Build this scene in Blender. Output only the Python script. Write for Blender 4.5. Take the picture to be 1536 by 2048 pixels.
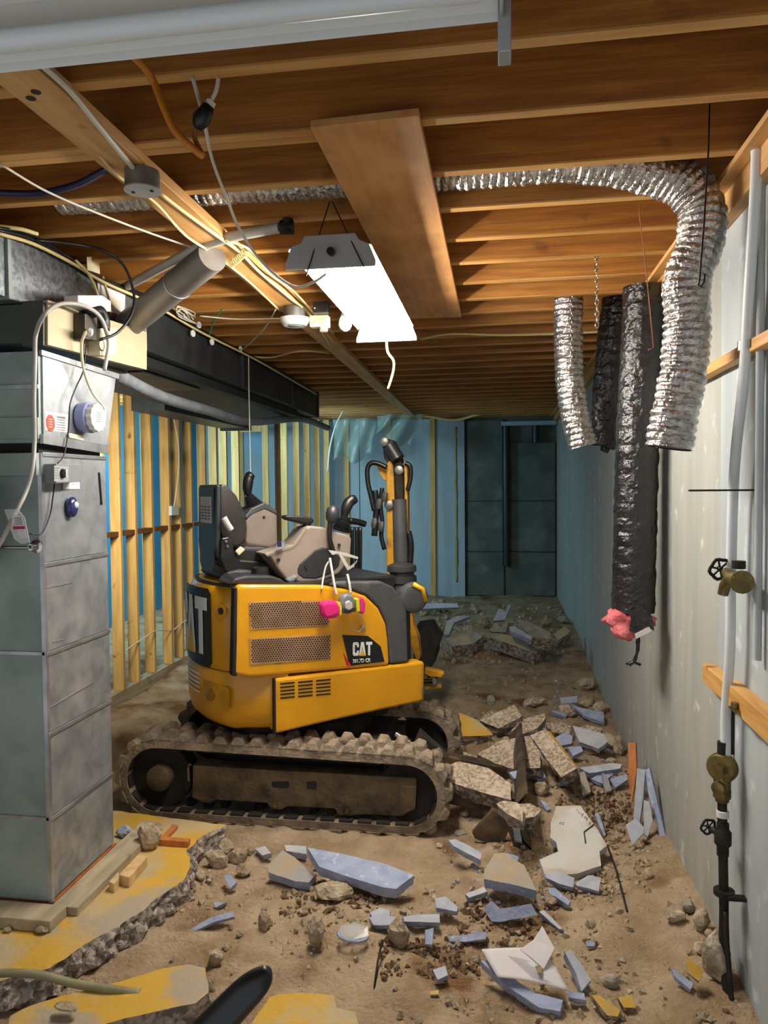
import bpy, math, random
from mathutils import Vector, Matrix, Euler, noise
random.seed(7)
S=bpy.context.scene
for o in list(bpy.data.objects): bpy.data.objects.remove(o)
C=S.collection

F=1500.0; PSI=math.radians(8.9); TH=math.radians(2.03); RHO=-.009; CZ=1.75
def _n():
    f=(-math.sin(PSI)*math.cos(TH), math.cos(PSI)*math.cos(TH), -math.sin(TH))
    r0=(math.cos(PSI), math.sin(PSI),0.)
    u0=(r0[1]*f[2]-r0[2]*f[1], r0[2]*f[0]-r0[0]*f[2], r0[0]*f[1]-r0[1]*f[0])
    c,s=math.cos(RHO),math.sin(RHO)
    r=tuple(c*a+s*b for a,b in zip(r0,u0)); u=tuple(-s*a+c*b for a,b in zip(r0,u0))
    return r,u,f
CR,CU,CF=_n()
def ray(px,py):
    a=(px-768)/F; b=(1024-py)/F
    return tuple(CF[i]+a*CR[i]+b*CU[i] for i in range(3))
def atx(px,py,X): d=ray(px,py); t=X/d[0]; return (X,t*d[1],CZ+t*d[2])
def aty(px,py,Y): d=ray(px,py); t=Y/d[1]; return (t*d[0],Y,CZ+t*d[2])
def atz(px,py,Z): d=ray(px,py); t=(Z-CZ)/d[2]; return (t*d[0],t*d[1],Z)
def proj(p):
    q=(p[0],p[1],p[2]-CZ); dot=lambda a:sum(i*j for i,j in zip(q,a))
    z=dot(CF); return (768+F*dot(CR)/z, 1024-F*dot(CU)/z)
# ---------------------------------------------------------------- camera
cd=bpy.data.cameras.new('camera'); cam=bpy.data.objects.new('camera',cd); C.objects.link(cam)
cd.sensor_fit='HORIZONTAL'; cd.sensor_width=36; cd.lens=36*F/1536; cd.clip_start=.02
cam.matrix_world=Matrix(((CR[0],CU[0],-CF[0],0),(CR[1],CU[1],-CF[1],0),(CR[2],CU[2],-CF[2],CZ),(0,0,0,1)))
S.camera=cam
# ---------------------------------------------------------------- world, lights, exposure
w=bpy.data.worlds.new('world'); S.world=w; w.use_nodes=True
w.node_tree.nodes['Background'].inputs[0].default_value=(.93,.97,1.0,1)
w.node_tree.nodes['Background'].inputs[1].default_value=.43
S.view_settings.view_transform='Standard'; S.view_settings.look='None'; S.view_settings.gamma=1
S.view_settings.use_curve_mapping=False; S.view_settings.exposure=.68
def area(name,loc,target,sx,sy,e,col):
    l=bpy.data.lights.new(name,'AREA'); l.shape='RECTANGLE'; l.size=sx; l.size_y=sy; l.energy=e; l.color=col
    o=bpy.data.objects.new(name,l); C.objects.link(o); o.location=loc
    o.rotation_euler=(Vector(target)-Vector(loc)).to_track_quat('-Z','Y').to_euler(); return o
# added unseen bluish daylight for the side bay behind the studs; no window is built
area('bay_daylight_fill',(-4.2,7.3,2.35),(-4.0,9.0,.9),1.0,.7,60,(.50,.84,1.0))
area('end_daylight_fill',(-2.6,9.4,2.45),(-1.4,11.2,.9),.9,.5,7,(.50,.85,.98))  # added unseen fill that tints the far heap and end wall blue

# added fill light, hidden behind the return box, placed to brighten the pine studs
area('stud_fill_light',(-2.35,3.75,2.15),(-3.06,6.2,1.2),.5,.25,13,(1.0,.97,.82)).data.spread=math.radians(95)
# ---------------------------------------------------------------- helpers
def V(*a): return Vector(a)
class MB:
    def __init__(s): s.v=[]; s.f=[]; s.m=[]; s.k=0
    def add(s,vs,fs,m=None):
        b=len(s.v); s.v+= [tuple(p) for p in vs]; s.f+=[tuple(i+b for i in f) for f in fs]; s.m+=[s.k if m is None else m]*len(fs); return s
    def box(s,c,d,rot=None,taper=1.0):
        x,y,z=d[0]/2,d[1]/2,d[2]/2; vs=[]
        for k,sz in ((1,-z),(taper,z)):
            vs+=[V(-x*k,-y*k,sz),V(x*k,-y*k,sz),V(x*k,y*k,sz),V(-x*k,y*k,sz)]
        if rot is not None: vs=[rot@p for p in vs]
        return s.add([p+Vector(c) for p in vs],[(3,2,1,0),(4,5,6,7),(0,1,5,4),(1,2,6,5),(2,3,7,6),(3,0,4,7)])
    def bb(s,a,b):
        return s.box([(a[i]+b[i])/2 for i in range(3)],[abs(b[i]-a[i]) for i in range(3)])
    def bar(s,p,q,w,h,up=(0,0,1)):
        p,q=Vector(p),Vector(q); d=(q-p); L=d.length; d.normalize(); u=Vector(up)
        r=d.cross(u)
        if r.length<1e-4: r=d.cross(V(1,0,0))
        r.normalize(); u=r.cross(d)
        R=Matrix((d,r,u)).transposed(); return s.box((p+q)/2,(L,w,h),R)
    def prism(s,poly,vec,jit=None):
        vec=Vector(vec); n=len(poly); a=[Vector(p) for p in poly]; b=[p+vec for p in a]
        return s.add(a+b,[tuple(range(n)),tuple(range(2*n-1,n-1,-1))]+[((i+1)%n,i,n+i,n+(i+1)%n) for i in range(n)])
    def tube(s,pts,r,n=8,caps=True,wob=0):
        pts=[Vector(p) for p in pts]; N=len(pts); rr=r if isinstance(r,(list,tuple)) else [r]*N
        t0=(pts[1]-pts[0]).normalized(); u=t0.orthogonal().normalized(); vs=[]
        for i,p in enumerate(pts):
            t=(pts[min(i+1,N-1)]-pts[max(i-1,0)]).normalized()
            u=(u-t*u.dot(t)); 
            if u.length<1e-6: u=t.orthogonal()
            u.normalize(); w_=t.cross(u)
            for j in range(n):
                a=2*math.pi*j/n; q=(u*math.cos(a)+w_*math.sin(a))*rr[i]
                if wob: q*=1+wob*noise.noise((p+q)*40)
                vs.append(p+q)
        fs=[(i*n+j,i*n+(j+1)%n,(i+1)*n+(j+1)%n,(i+1)*n+j) for i in range(N-1) for j in range(n)]
        if caps: fs+=[tuple(range(n-1,-1,-1)),tuple(range((N-1)*n,N*n))]
        return s.add(vs,fs)
    def cyl(s,p,q,r,n=16,r2=None): return s.tube([p,q],[r,r if r2 is None else r2],n)
    def lathe(s,prof,o,ax,n=20):
        ax=Vector(ax).normalized(); return s.tube2([Vector(o)+ax*h for h,_ in prof],[r for _,r in prof],ax,n)
    def tube2(s,pts,rr,ax,n):
        u=ax.orthogonal().normalized(); w_=ax.cross(u); vs=[]
        for p,r in zip(pts,rr):
            for j in range(n):
                a=2*math.pi*j/n; vs.append(p+(u*math.cos(a)+w_*math.sin(a))*max(r,1e-4))
        N=len(pts); fs=[(i*n+j,i*n+(j+1)%n,(i+1)*n+(j+1)%n,(i+1)*n+j) for i in range(N-1) for j in range(n)]
        return s.add(vs,fs+[tuple(range(n-1,-1,-1)),tuple(range((N-1)*n,N*n))])
    def build(s,name,mat,parent=None,smooth=False,bevel=0,seg=2,sub=0):
        me=bpy.data.meshes.new(name); me.from_pydata(s.v,[],s.f)
        for m in (mat if isinstance(mat,(list,tuple)) else [mat]): me.materials.append(M[m] if isinstance(m,str) else m)
        for p,k in zip(me.polygons,s.m): p.material_index=k
        me.validate(); me.update()
        import bmesh
        bm=bmesh.new(); bm.from_mesh(me); bmesh.ops.recalc_face_normals(bm,faces=bm.faces); bm.to_mesh(me); bm.free()
        o=bpy.data.objects.new(name,me); C.objects.link(o)
        if parent: o.parent=parent
        if smooth:
            for p in me.polygons: p.use_smooth=True
            md=o.modifiers.new('ws','EDGE_SPLIT') if smooth=='auto' else None
            if md: md.split_angle=math.radians(40)
        if bevel:
            md=o.modifiers.new('bv','BEVEL'); md.width=bevel; md.segments=seg; md.limit_method='ANGLE'; md.angle_limit=math.radians(35)
        if sub:
            md=o.modifiers.new('ss','SUBSURF'); md.levels=md.render_levels=sub
        return o
def tag(o,label,cat=None,group=None,kind=None):
    if label: o['label']=label
    if cat: o['category']=cat
    if group: o['group']=group
    if kind: o['kind']=kind
    return o
def empty(name,loc,label=None,cat=None,group=None,kind=None,rz=0):
    o=bpy.data.objects.new(name,None); C.objects.link(o); o.location=loc; o.rotation_euler=(0,0,rz); o.empty_display_size=.1
    return tag(o,label,cat,group,kind)
def link_world(o,parent):   # keep a mesh written in world coordinates in place under an unrotated parent empty
    o.parent=parent; o.matrix_parent_inverse=Matrix.Translation(-Vector(parent.location)) if parent.type=='EMPTY' else Matrix(); return o
def spline(pts,k=6):
    pts=[Vector(p) for p in pts]; 
    if len(pts)<3: return pts
    P=[pts[0]*2-pts[1]]+pts+[pts[-1]*2-pts[-2]]; out=[]
    for i in range(1,len(P)-2):
        for j in range(k):
            t=j/k; a,b,c,d=P[i-1],P[i],P[i+1],P[i+2]
            out.append(.5*((2*b)+(c-a)*t+(2*a-5*b+4*c-d)*t*t+(3*b-a-3*c+d)*t**3))
    return out+[pts[-1]]
def nz(p,s=1.0): return noise.noise(Vector(p)*s)

# ---------------------------------------------------------------- materials
M={}
def mat(name,c1,c2=None,rough=.6,metal=0,scale=6,stretch=(1,1,1),bump=0,bscale=40,detail=4,lo=.35,hi=.65,c3=None,s3=3,lo3=.5,hi3=.6,emit=None,es=1,spec=.5,alpha=1,coat=0,rough2=None,trans=0,tex='NOISE',coords='Object'):
    m=bpy.data.materials.new(name); m.use_nodes=True; nt=m.node_tree; N=nt.nodes; L=nt.links
    b=N['Principled BSDF']; b.inputs['Roughness'].default_value=rough; b.inputs['Metallic'].default_value=metal
    b.inputs['Specular IOR Level'].default_value=spec; b.inputs['Alpha'].default_value=alpha; b.inputs['Coat Weight'].default_value=coat
    b.inputs['Transmission Weight'].default_value=trans
    f=lambda c:(c[0],c[1],c[2],1)
    b.inputs['Base Color'].default_value=f(c1)
    tc=N.new('ShaderNodeTexCoord'); mp=N.new('ShaderNodeMapping'); L.new(tc.outputs[coords],mp.inputs[0]); mp.inputs['Scale'].default_value=stretch
    if coords=='Object':
        oi=N.new('ShaderNodeObjectInfo'); sc_=N.new('ShaderNodeVectorMath'); sc_.operation='SCALE'; sc_.inputs['Scale'].default_value=1.7; L.new(oi.outputs['Location'],sc_.inputs[0])
        ad=N.new('ShaderNodeVectorMath'); L.new(tc.outputs['Object'],ad.inputs[0]); L.new(sc_.outputs[0],ad.inputs[1]); L.new(ad.outputs[0],mp.inputs[0])
    def ntex(sc,d=detail,src=mp,dist=0):
        t=N.new('ShaderNodeTexNoise'); t.inputs['Scale'].default_value=sc; t.inputs['Detail'].default_value=d; t.inputs['Distortion'].default_value=dist
        L.new(src.outputs[coords] if src is tc else src.outputs[0],t.inputs['Vector']); return t
    if c2 is not None:
        if tex=='VORO':
            t=N.new('ShaderNodeTexVoronoi'); t.inputs['Scale'].default_value=scale; L.new(mp.outputs[0],t.inputs['Vector']); fac=t.outputs['Color']
        else: t=ntex(scale,dist=.4); fac=t.outputs[0]
        mr=N.new('ShaderNodeMapRange'); mr.inputs[1].default_value=lo; mr.inputs[2].default_value=hi; L.new(fac,mr.inputs[0])
        mx=N.new('ShaderNodeMix'); mx.data_type='RGBA'; mx.inputs[6].default_value=f(c1); mx.inputs[7].default_value=f(c2); L.new(mr.outputs[0],mx.inputs[0]); out=mx.outputs[2]
        if c3 is not None:
            t3=ntex(s3,5,ad if coords=='Object' else tc); m3=N.new('ShaderNodeMapRange'); m3.inputs[1].default_value=lo3; m3.inputs[2].default_value=hi3; L.new(t3.outputs[0],m3.inputs[0])
            x3=N.new('ShaderNodeMix'); x3.data_type='RGBA'; L.new(out,x3.inputs[6]); x3.inputs[7].default_value=f(c3); L.new(m3.outputs[0],x3.inputs[0]); out=x3.outputs[2]
        L.new(out,b.inputs['Base Color'])
        if rough2 is not None:
            rr=N.new('ShaderNodeMapRange'); rr.inputs[3].default_value=rough; rr.inputs[4].default_value=rough2; L.new(mr.outputs[0],rr.inputs[0]); L.new(rr.outputs[0],b.inputs['Roughness'])
    if bump:
        tb=ntex(bscale,6); bp=N.new('ShaderNodeBump'); bp.inputs['Strength'].default_value=bump; bp.inputs['Distance'].default_value=.02
        L.new(tb.outputs[0],bp.inputs['Height']); L.new(bp.outputs[0],b.inputs['Normal'])
    if emit: b.inputs['Emission Color'].default_value=f(emit); b.inputs['Emission Strength'].default_value=es
    M[name]=m; return m
def hexc(h): 
    v=[int(h[i:i+2],16)/255 for i in (0,2,4)]; return tuple(x/12.92 if x<=.04045 else ((x+.055)/1.055)**2.4 for x in v)
H=hexc
mat('joist',H('b57a30'),H('935a22'),.6,scale=7,stretch=(.35,3,5),c3=H('5f3415'),s3=4.3,lo3=.66,hi3=.78,bump=.12,bscale=20)
mat('joist_edge',H('c99a56'),H('b07c3a'),.6,scale=5,stretch=(.4,3,3))
mat('subfloor',H('9a6027'),H('6f4018'),.7,scale=6,stretch=(.5,4,4))
mat('batten',H('d0a468'),H('b98746'),.6,scale=6,stretch=(5,.4,5),c3=H('8a5c2c'),s3=7,lo3=.68,hi3=.76,bump=.08)
mat('plywood',H('c48e54'),H('b07a42'),.55,scale=9,stretch=(4,.5,4),c3=H('d09a5c'),s3=4,lo3=.5,hi3=.7,bump=.06)
mat('stud',H('cfab68'),H('b98f4c'),.65,scale=6,stretch=(5,5,.4),c3=H('7c5426'),s3=9,lo3=.68,hi3=.75,bump=.08)
mat('stud_dark',H('7a4d22'),H('5f3a18'),.7,scale=6,stretch=(5,5,.4))
mat('rail',H('d8a862'),H('c08a44'),.55,scale=6,stretch=(6,.5,6),c3=H('6d3a1a'),s3=5,lo3=.70,hi3=.76)
mat('lumber',H('d6b888'),H('bf9c68'),.65,scale=7,stretch=(4,4,.6))
mat('redwood',H('c47a3c'),H('a65f2a'),.65,scale=6,stretch=(5,5,.5))
mat('plank_grey',H('b3a487'),H('938870'),.8,scale=5,stretch=(4,.6,4),c3=H('6f675a'),s3=6,lo3=.6,hi3=.7)
mat('galv',H('b0b6ba'),H('8c9296'),.36,.6,scale=14,tex='NOISE',rough2=.5,c3=H('c3c7ca'),s3=5,lo3=.52,hi3=.75)
mat('galv_dull',H('a0ada8'),H('82908b'),.55,.2,scale=5,c3=H('a5b2ae'),s3=3,lo3=.5,hi3=.7)
mat('galv_spangle',H('9ba1a6'),H('73797f'),.42,.8,scale=60,tex='VORO',lo=.2,hi=.8)
mat('duct_dark',H('4e5356'),H('3b4043'),.45,.7,scale=7)
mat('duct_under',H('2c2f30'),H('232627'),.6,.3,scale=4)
mat('seam',H('c9ccd0'),H('a5a9ad'),.35,.8,scale=10)
mat('beige',H('bdb08f'),H('b2a584'),.5,scale=3)
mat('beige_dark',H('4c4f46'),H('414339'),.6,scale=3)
mat('black_gap',H('101010'),rough=.8)
mat('ivory',H('d8ceac'),rough=.4)
mat('white_plastic',H('dcdcd8'),H('cfcfca'),.4,scale=4)
mat('grey_plastic',H('7c7f80'),rough=.45)
mat('lavender',H('8a93c0'),rough=.35)
mat('navy',H('232a63'),rough=.25,coat=.5)
mat('black_plastic',H('141414'),rough=.4)
mat('dark_plastic',H('2e2f31'),H('262729'),.42,scale=8)
mat('seat_vinyl',H('2b2726'),H('211e1e'),.33,scale=8,bump=.08,bscale=80)
mat('seat_shell',H('2c3336'),H('252b2e'),.38,scale=8)
mat('taupe',H('8d8074'),H('82766b'),.55,scale=8,bump=.06,bscale=150)
mat('paper',H('e4dede'),H('d8d2d2'),.8,scale=5)
mat('paper_yellowed',H('e0d8c0'),H('d3caae'),.8,scale=5)
mat('ink',H('7c7c84'),rough=.8)
mat('ink_pale',H('b2aeb2'),rough=.8)
mat('soil',H('7a6044'),H('5c4530'),.95,scale=20,bump=.5)
mat('red_ink',H('d8442a'),rough=.6)
mat('magenta_ink',H('b0185e'),rough=.6)
mat('pipe_white',H('e6ebee'),H('dce2e5'),.4,scale=4)
mat('pvc_grey',H('b4b4b0'),H('a29f98'),.45,scale=4)
mat('round_duct',H('8f8a85'),H('77726d'),.5,.5,scale=5)
mat('insul_grey',H('8d9298'),H('747a80'),.6,scale=8,bump=.3,bscale=25)
mat('cable_white',H('cdc9b8'),rough=.5)
mat('cable_cream',H('dcc88a'),rough=.5)
mat('cable_black',H('15151a'),rough=.45)
mat('cable_blue',H('20244a'),rough=.4)
mat('cable_orange',H('c67a22'),rough=.45)
mat('cable_brown',H('9a5a28'),rough=.5)
mat('cable_green',H('3f8a5a'),rough=.5)
mat('iron',H('33302c'),H('241f1b'),.55,.5,scale=20,bump=.2)
mat('brass',H('8a7a4a'),H('5f5232'),.42,.75,scale=18,bump=.15)
mat('steel_box',H('8b8b86'),H('73736e'),.42,.7,scale=10)
mat('steel_dark',H('55504a'),H('3c3833'),.45,.7,scale=9)
mat('chrome',H('c8c8c8'),rough=.15,metal=1)
mat('wire_dark',H('2a211c'),rough=.5,metal=.5)
mat('foil',H('d6d3cf'),H('a9a6a2'),.24,.95,scale=30,bump=.55,bscale=55)
mat('black_wrap',H('1c1a1b'),H('121112'),.26,scale=8,bump=.55,bscale=38,spec=.7)
mat('pink_wool',H('e08585'),H('c95f66'),.95,scale=14,bump=.8,bscale=30)
mat('clear_plastic',H('a8bcb0'),rough=.3,alpha=.38,spec=.6)
mat('bag_plastic',H('d8dcdc'),rough=.2,alpha=.35,spec=.6)
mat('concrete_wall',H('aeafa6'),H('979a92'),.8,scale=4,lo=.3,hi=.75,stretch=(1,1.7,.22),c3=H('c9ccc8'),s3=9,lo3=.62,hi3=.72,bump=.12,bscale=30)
mat('wall_paint_blue',H('b3babb'),H('a3acaf'),.8,scale=3,stretch=(1,2,.4),c3=H('c8d2d6'),s3=8,lo3=.6,hi3=.7,bump=.1)
mat('foam_wall',H('9fb0b8'),H('8fa2ac'),.7,scale=3,stretch=(3,3,.25),c3=H('8fb4cc'),s3=2,lo3=.5,hi3=.7)
mat('foam_left',H('5fb2d8'),H('3f9fd8'),.7,scale=1.2,stretch=(1,1,.8))
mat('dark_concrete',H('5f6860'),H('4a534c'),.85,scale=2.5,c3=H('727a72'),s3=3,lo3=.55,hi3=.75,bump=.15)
mat('adhesive',H('a49a5c'),H('8d8450'),.8,scale=14)
mat('abs_pipe',H('17202a'),rough=.4)
mat('dirt',H('b5a083'),H('957f63'),.95,scale=5,detail=8,c3=H('75573a'),s3=2.6,lo3=.55,hi3=.68,bump=.9,bscale=60,spec=.15)
mat('concrete_broken',H('cbbaa4'),H('9a8874'),.95,scale=55,tex='NOISE',lo=.42,hi=.58,detail=5,bump=1.0,bscale=45,spec=.2,c3=H('d3c5b0'),s3=9,lo3=.55,hi3=.7)
mat('concrete_grey',H('a8a79c'),H('8d8a7e'),.95,scale=12,c3=H('b9a888'),s3=4,lo3=.48,hi3=.62,bump=.35,bscale=50,spec=.2)
mat('concrete_edge',H('b3a79c'),H('756b62'),.95,scale=32,lo=.42,hi=.58,detail=6,bump=1.0,bscale=40,spec=.2)
mat('yellow_floor',H('c9a03c'),H('b8a67e'),.7,scale=3.4,detail=9,lo=.46,hi=.60,c3=H('a99b84'),s3=3.1,lo3=.53,hi3=.60,bump=.25,bscale=40,spec=.3)
mat('foam_blue',H('a4aec6'),H('8d98b4'),.75,scale=16,c3=H('b7bfd2'),s3=30,lo3=.6,hi3=.68,bump=.3,bscale=60)
mat('foam_pale',H('bcc1ca'),H('a2a9b6'),.8,scale=10,c3=H('c8c8c4'),s3=5,lo3=.5,hi3=.65,bump=.25)
mat('foam_dusty',H('a8977c'),H('9a9a9a'),.9,scale=7,bump=.3)
mat('board_white',H('cfcdc6'),H('c3bfb4'),.85,scale=5,c3=H('ae9470'),s3=3.5,lo3=.50,hi3=.62,bump=.15)
mat('stone',H('b7a68c'),H('8d7b62'),.95,scale=24,c3=H('cfc3ae'),s3=8,lo3=.56,hi3=.7,bump=.8,bscale=40,spec=.2)
mat('cat_yellow',H('e0a012'),H('d69708'),.34,scale=5,coat=.25,c3=H('c79a3a'),s3=9,lo3=.64,hi3=.8)
mat('cat_yellow_dirty',H('d89c18'),H('b8862a'),.45,scale=7,c3=H('7d5f30'),s3=12,lo3=.58,hi3=.72)
mat('hood_grey',H('4a4b4d'),H('404143'),.5,scale=7,c3=H('5a5650'),s3=12,lo3=.6,hi3=.75)
mat('rubber_mud',H('9a8b77'),H('6d6154'),.9,scale=11,detail=7,c3=H('a5937a'),s3=7,lo3=.5,hi3=.68,bump=.6,bscale=50,spec=.2)
mat('steel_mud',H('6b5b40'),H('4b4032'),.8,scale=8,detail=8,c3=H('2c2722'),s3=6,lo3=.52,hi3=.68,bump=.4,spec=.3)
mat('dark_mud',H('2c2620'),H('1c1814'),.9,scale=9)
mat('rust_steel',H('6f604a'),H('3f372d'),.55,.5,scale=9,c3=H('8a7150'),s3=5,lo3=.55,hi3=.7,bump=.3)
mat('grille',H('d8ae88'),H('bc9068'),.5,.4,scale=8)
mat('decal_black',H('0e1214'),rough=.4)
mat('decal_white',H('e8ecec'),rough=.45)
mat('decal_yellow',H('e8b418'),rough=.45)
mat('decal_red',H('c8202a'),rough=.45)
mat('amber',H('8a5a10'),rough=.2,coat=.6)
mat('pink_filter',H('e0267e'),rough=.4)
mat('filter_yellow',H('d8d020'),rough=.4)
mat('mask_grey',H('6f7476'),rough=.45)
mat('strap_grey',H('b8b4ae'),rough=.6)
mat('lamp_metal',H('a9adae'),H('9a9ea0'),.45,.2,scale=4)
mat('lamp_inner',H('e6e6e2'),rough=.4)
mat('tube_on',(1,1,1),rough=.4,emit=(1,.93,.84),es=88)
mat('tube_off',H('d8dcdc'),rough=.3)
mat('bulb',H('f0e6d8'),rough=.35)
mat('greenpipe',H('8f8a68'),H('7c7656'),.5,scale=12)
# ================================================================ structure
XR=.80; YB=11.2; XL=-4.6; ZC=2.75
def sm(a,b,t): t=max(0,min(1,(t-a)/(b-a))); return t*t*(3-2*t)
def ground(x,y):
    h=.022*nz((x,y,.3),1.3)+.018*nz((x,y,2.1),3.5)+.010*nz((x,y,5),9)
    h+=.10*sm(5,8,y)
    h+=.05*sm(.45,.80,x)*(1-sm(3.4,4.2,y))                      # soil banked on the wall
    h-=.10*math.exp(-(((x-.52)/.22)**2+((y-3.95)/.30)**2))      # dug pit by the wall
    h-=.07*math.exp(-(((x+.05)/.16)**2+((y-2.75)/.13)**2))      # hollow behind the sheet of paper
    h+=.05*math.exp(-(((x+.62)/.22)**2+((y-2.85)/.25)**2))
    h-=.05*math.exp(-(((x+1.0)/.8)**2+((y-3.4)/.12)**2))        # trough in front of the track
    h+=.09*math.exp(-(((x-.05)/.5)**2+((y-4.75)/.55)**2))       # rubble heap
    h+=.16*math.exp(-(((x-.1)/.7)**2+((y-8.6)/.8)**2))
    if abs(x+1.09)<1.0 and 3.6<y<4.75: h=min(h,-.005)
    return h
# dirt floor
m=MB(); ys=[.7]; 
while ys[-1]<YB+.3: ys.append(ys[-1]+max(.014,.0062*ys[-1]))
nx=230; xs=[XL-.2+(XR+.3-XL)*((i/nx)**.62) for i in range(nx+1)]
xs=[XL-.2+(XR+.3-XL)*(1-(1-i/nx)**1.0) for i in range(nx+1)]
vs=[]
for y in ys:
    for x in xs:
        f=1 if y<6 else .5
        vs.append((x,y,ground(x,y)+f*(.018*nz((x,y,1),14)+.011*abs(nz((x,y,4),34))+.006*nz((x,y,7),70))))
W=nx+1
m.add(vs,[(j*W+i,j*W+i+1,(j+1)*W+i+1,(j+1)*W+i) for j in range(len(ys)-1) for i in range(nx)])
floor=m.build('floor','dirt',smooth=True); tag(floor,'excavated brown dirt floor strewn with rubble',None,None,'structure')
# walls
m=MB(); m.bb((XR,-1.2,-.3),(XR+.2,2.93,ZC+.3)); wr2=m.build('wall_right','wall_paint_blue'); tag(wr2,'near blue-white painted concrete wall on the right',None,None,'structure')
m=MB(); m.bb((XR+.002,2.934,-.3),(XR+.2,YB+.2,ZC+.3)); wr=m.build('wall_right_far','concrete_wall'); tag(wr,'long streaked grey concrete wall on the right',None,None,'structure')
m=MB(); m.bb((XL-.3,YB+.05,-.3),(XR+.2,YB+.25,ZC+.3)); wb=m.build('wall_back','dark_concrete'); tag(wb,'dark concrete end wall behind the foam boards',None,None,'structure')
def brd(x0,x1,z0,z1,t=.05,mt='foam_wall',nm='foam_panel'):
    mm=MB(); mm.bb((x0,YB-t,z0),(x1,YB+.045,z1)); return mm.build(nm,mt,wb,bevel=.004)
for x0,x1 in ((-4.6,-3.95),(-3.94,-3.35),(-3.34,-2.75),(-2.74,-2.12),(-2.11,-1.56),(-1.55,-1.0),(-.97,-.535)): brd(x0,x1,.02,2.73)
for x in (-3.96,-3.36,-2.30,-1.66,-1.0): 
    mm=MB(); mm.bb((x-.045,YB-.09,.05),(x+.03,YB-.052,2.74)); mm.build('batten','stud',wb)
mm=MB(); pts=[(-.66+.02*nz((0,0,z*3)),YB-.054,z) for z in [.3+.1*i for i in range(24)]]; mm.tube(pts,[.012+.03*abs(nz((1,1,p[2]*4))) for p in pts],6); mm.build('adhesive_bead','adhesive',wb,smooth=True)
brd(-.53,.79,.0,.06,.10,'board_white','sill_board'); 
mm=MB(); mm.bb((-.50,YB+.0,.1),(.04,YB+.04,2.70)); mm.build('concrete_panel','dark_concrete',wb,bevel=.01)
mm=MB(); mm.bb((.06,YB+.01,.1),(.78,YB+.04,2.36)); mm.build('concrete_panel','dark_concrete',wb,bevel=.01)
for z in (.75,1.5):
    mm=MB(); mm.bb((-.5,YB-.01,z),(.78,YB+.02,z+.012)); mm.build('form_line','duct_under',wb)
for x,z0 in ((.07,.55),(.50,2.35)):
    mm=MB(); mm.cyl((x,YB-.07,z0),(x,YB-.07,2.6),.055); o=mm.build('drain_pipe','abs_pipe',smooth='auto')
    tag(o,'long black drain pipe running down the dark end wall' if z0<1 else 'short black pipe stub hanging at the top of the end wall','pipe')
mm=MB(); mm.bb((.0,YB-.16,2.60),(.79,YB-.01,2.66)); tag(mm.build('shelf_board','foam_wall',bevel=.005),'pale board along the top of the dark end wall','board')
m=MB(); m.bb((XL-.2,4.2,-.3),(XL,YB+.2,ZC+.3)); wl=m.build('wall_left','foam_left'); tag(wl,'bright blue foam covered wall behind the stud partition',None,None,'structure')
for i in range(6):
    mm=MB(); mm.bb((XL,5.1+i*1.0,.1),(XL+.03,5.16+i*1.0,2.7)); mm.build('batten','stud',wl)
# left wall beside the furnace, closing the room
m=MB(); m.bb((-3.6,.2,-.3),(-3.5,4.2,ZC+.3)); tag(m.build('wall_left_near','concrete_wall'),'concrete wall behind the furnace',None,None,'structure')
m=MB(); m.bb((XL,4.1,-.3),(-3.5,4.2,ZC+.3)); tag(m.build('wall_left_return','concrete_wall'),'short return of wall beside the stud bay',None,None,'structure')
# ceiling: subfloor + joists
m=MB(); m.bb((XL-.2,-1.4,ZC+.235),(XR+.25,YB+.25,ZC+.27)); ceil=m.build('ceiling','subfloor'); tag(ceil,'timber subfloor above open floor joists',None,None,'structure')
JY=[-.95,-.61,-.27,.07,.41,.75,1.09,1.43,1.77,2.10,2.46,2.78]
while JY[-1]<YB-.2: JY.append(JY[-1]+.338)
jm=MB(); jm.k=0; jm.bb((XL,-.019,.006),(XR+.01,.019,.235)); jm.k=1; jm.bb((XL,-.019,0),(XR+.01,.019,.006)); jo=jm.build('joist',['joist','joist_edge'],ceil)
jo.location=(0,JY[0],ZC)
for i,y in enumerate(JY[1:]):
    o=jo.copy(); C.objects.link(o); o.parent=ceil; o.location=(0.0,y+.004*((i*7)%3-1),ZC)
for y in (2.145,1.05):
    m=MB(); m.k=0; m.bb((XL,y-.019,ZC+.008),(-.5,y+.019,ZC+.235)); m.k=1; m.bb((XL,y-.019,ZC+.0),(-.5,y+.019,ZC+.008)); m.build('lapped_joist',['joist','joist_edge'],ceil)
# ledger on top of right wall
m=MB(); m.bb((XR-.09,1.0,ZC-.02),(XR-.002,YB,ZC-.001-.0)); m.bb((XR-.045,1.0,ZC-.10),(XR-.002,YB,ZC-.02)); tag(m.build('trim_ledger','batten'),'timber ledger along the top of the right wall',None,None,'structure')
# knots and nails on near joists
for (px,py) in ((690+768*2,258),(1030+768*0+1536,357),(640+1536,515),(655+1536,620),(1290+1536,510)):
    pass
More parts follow.
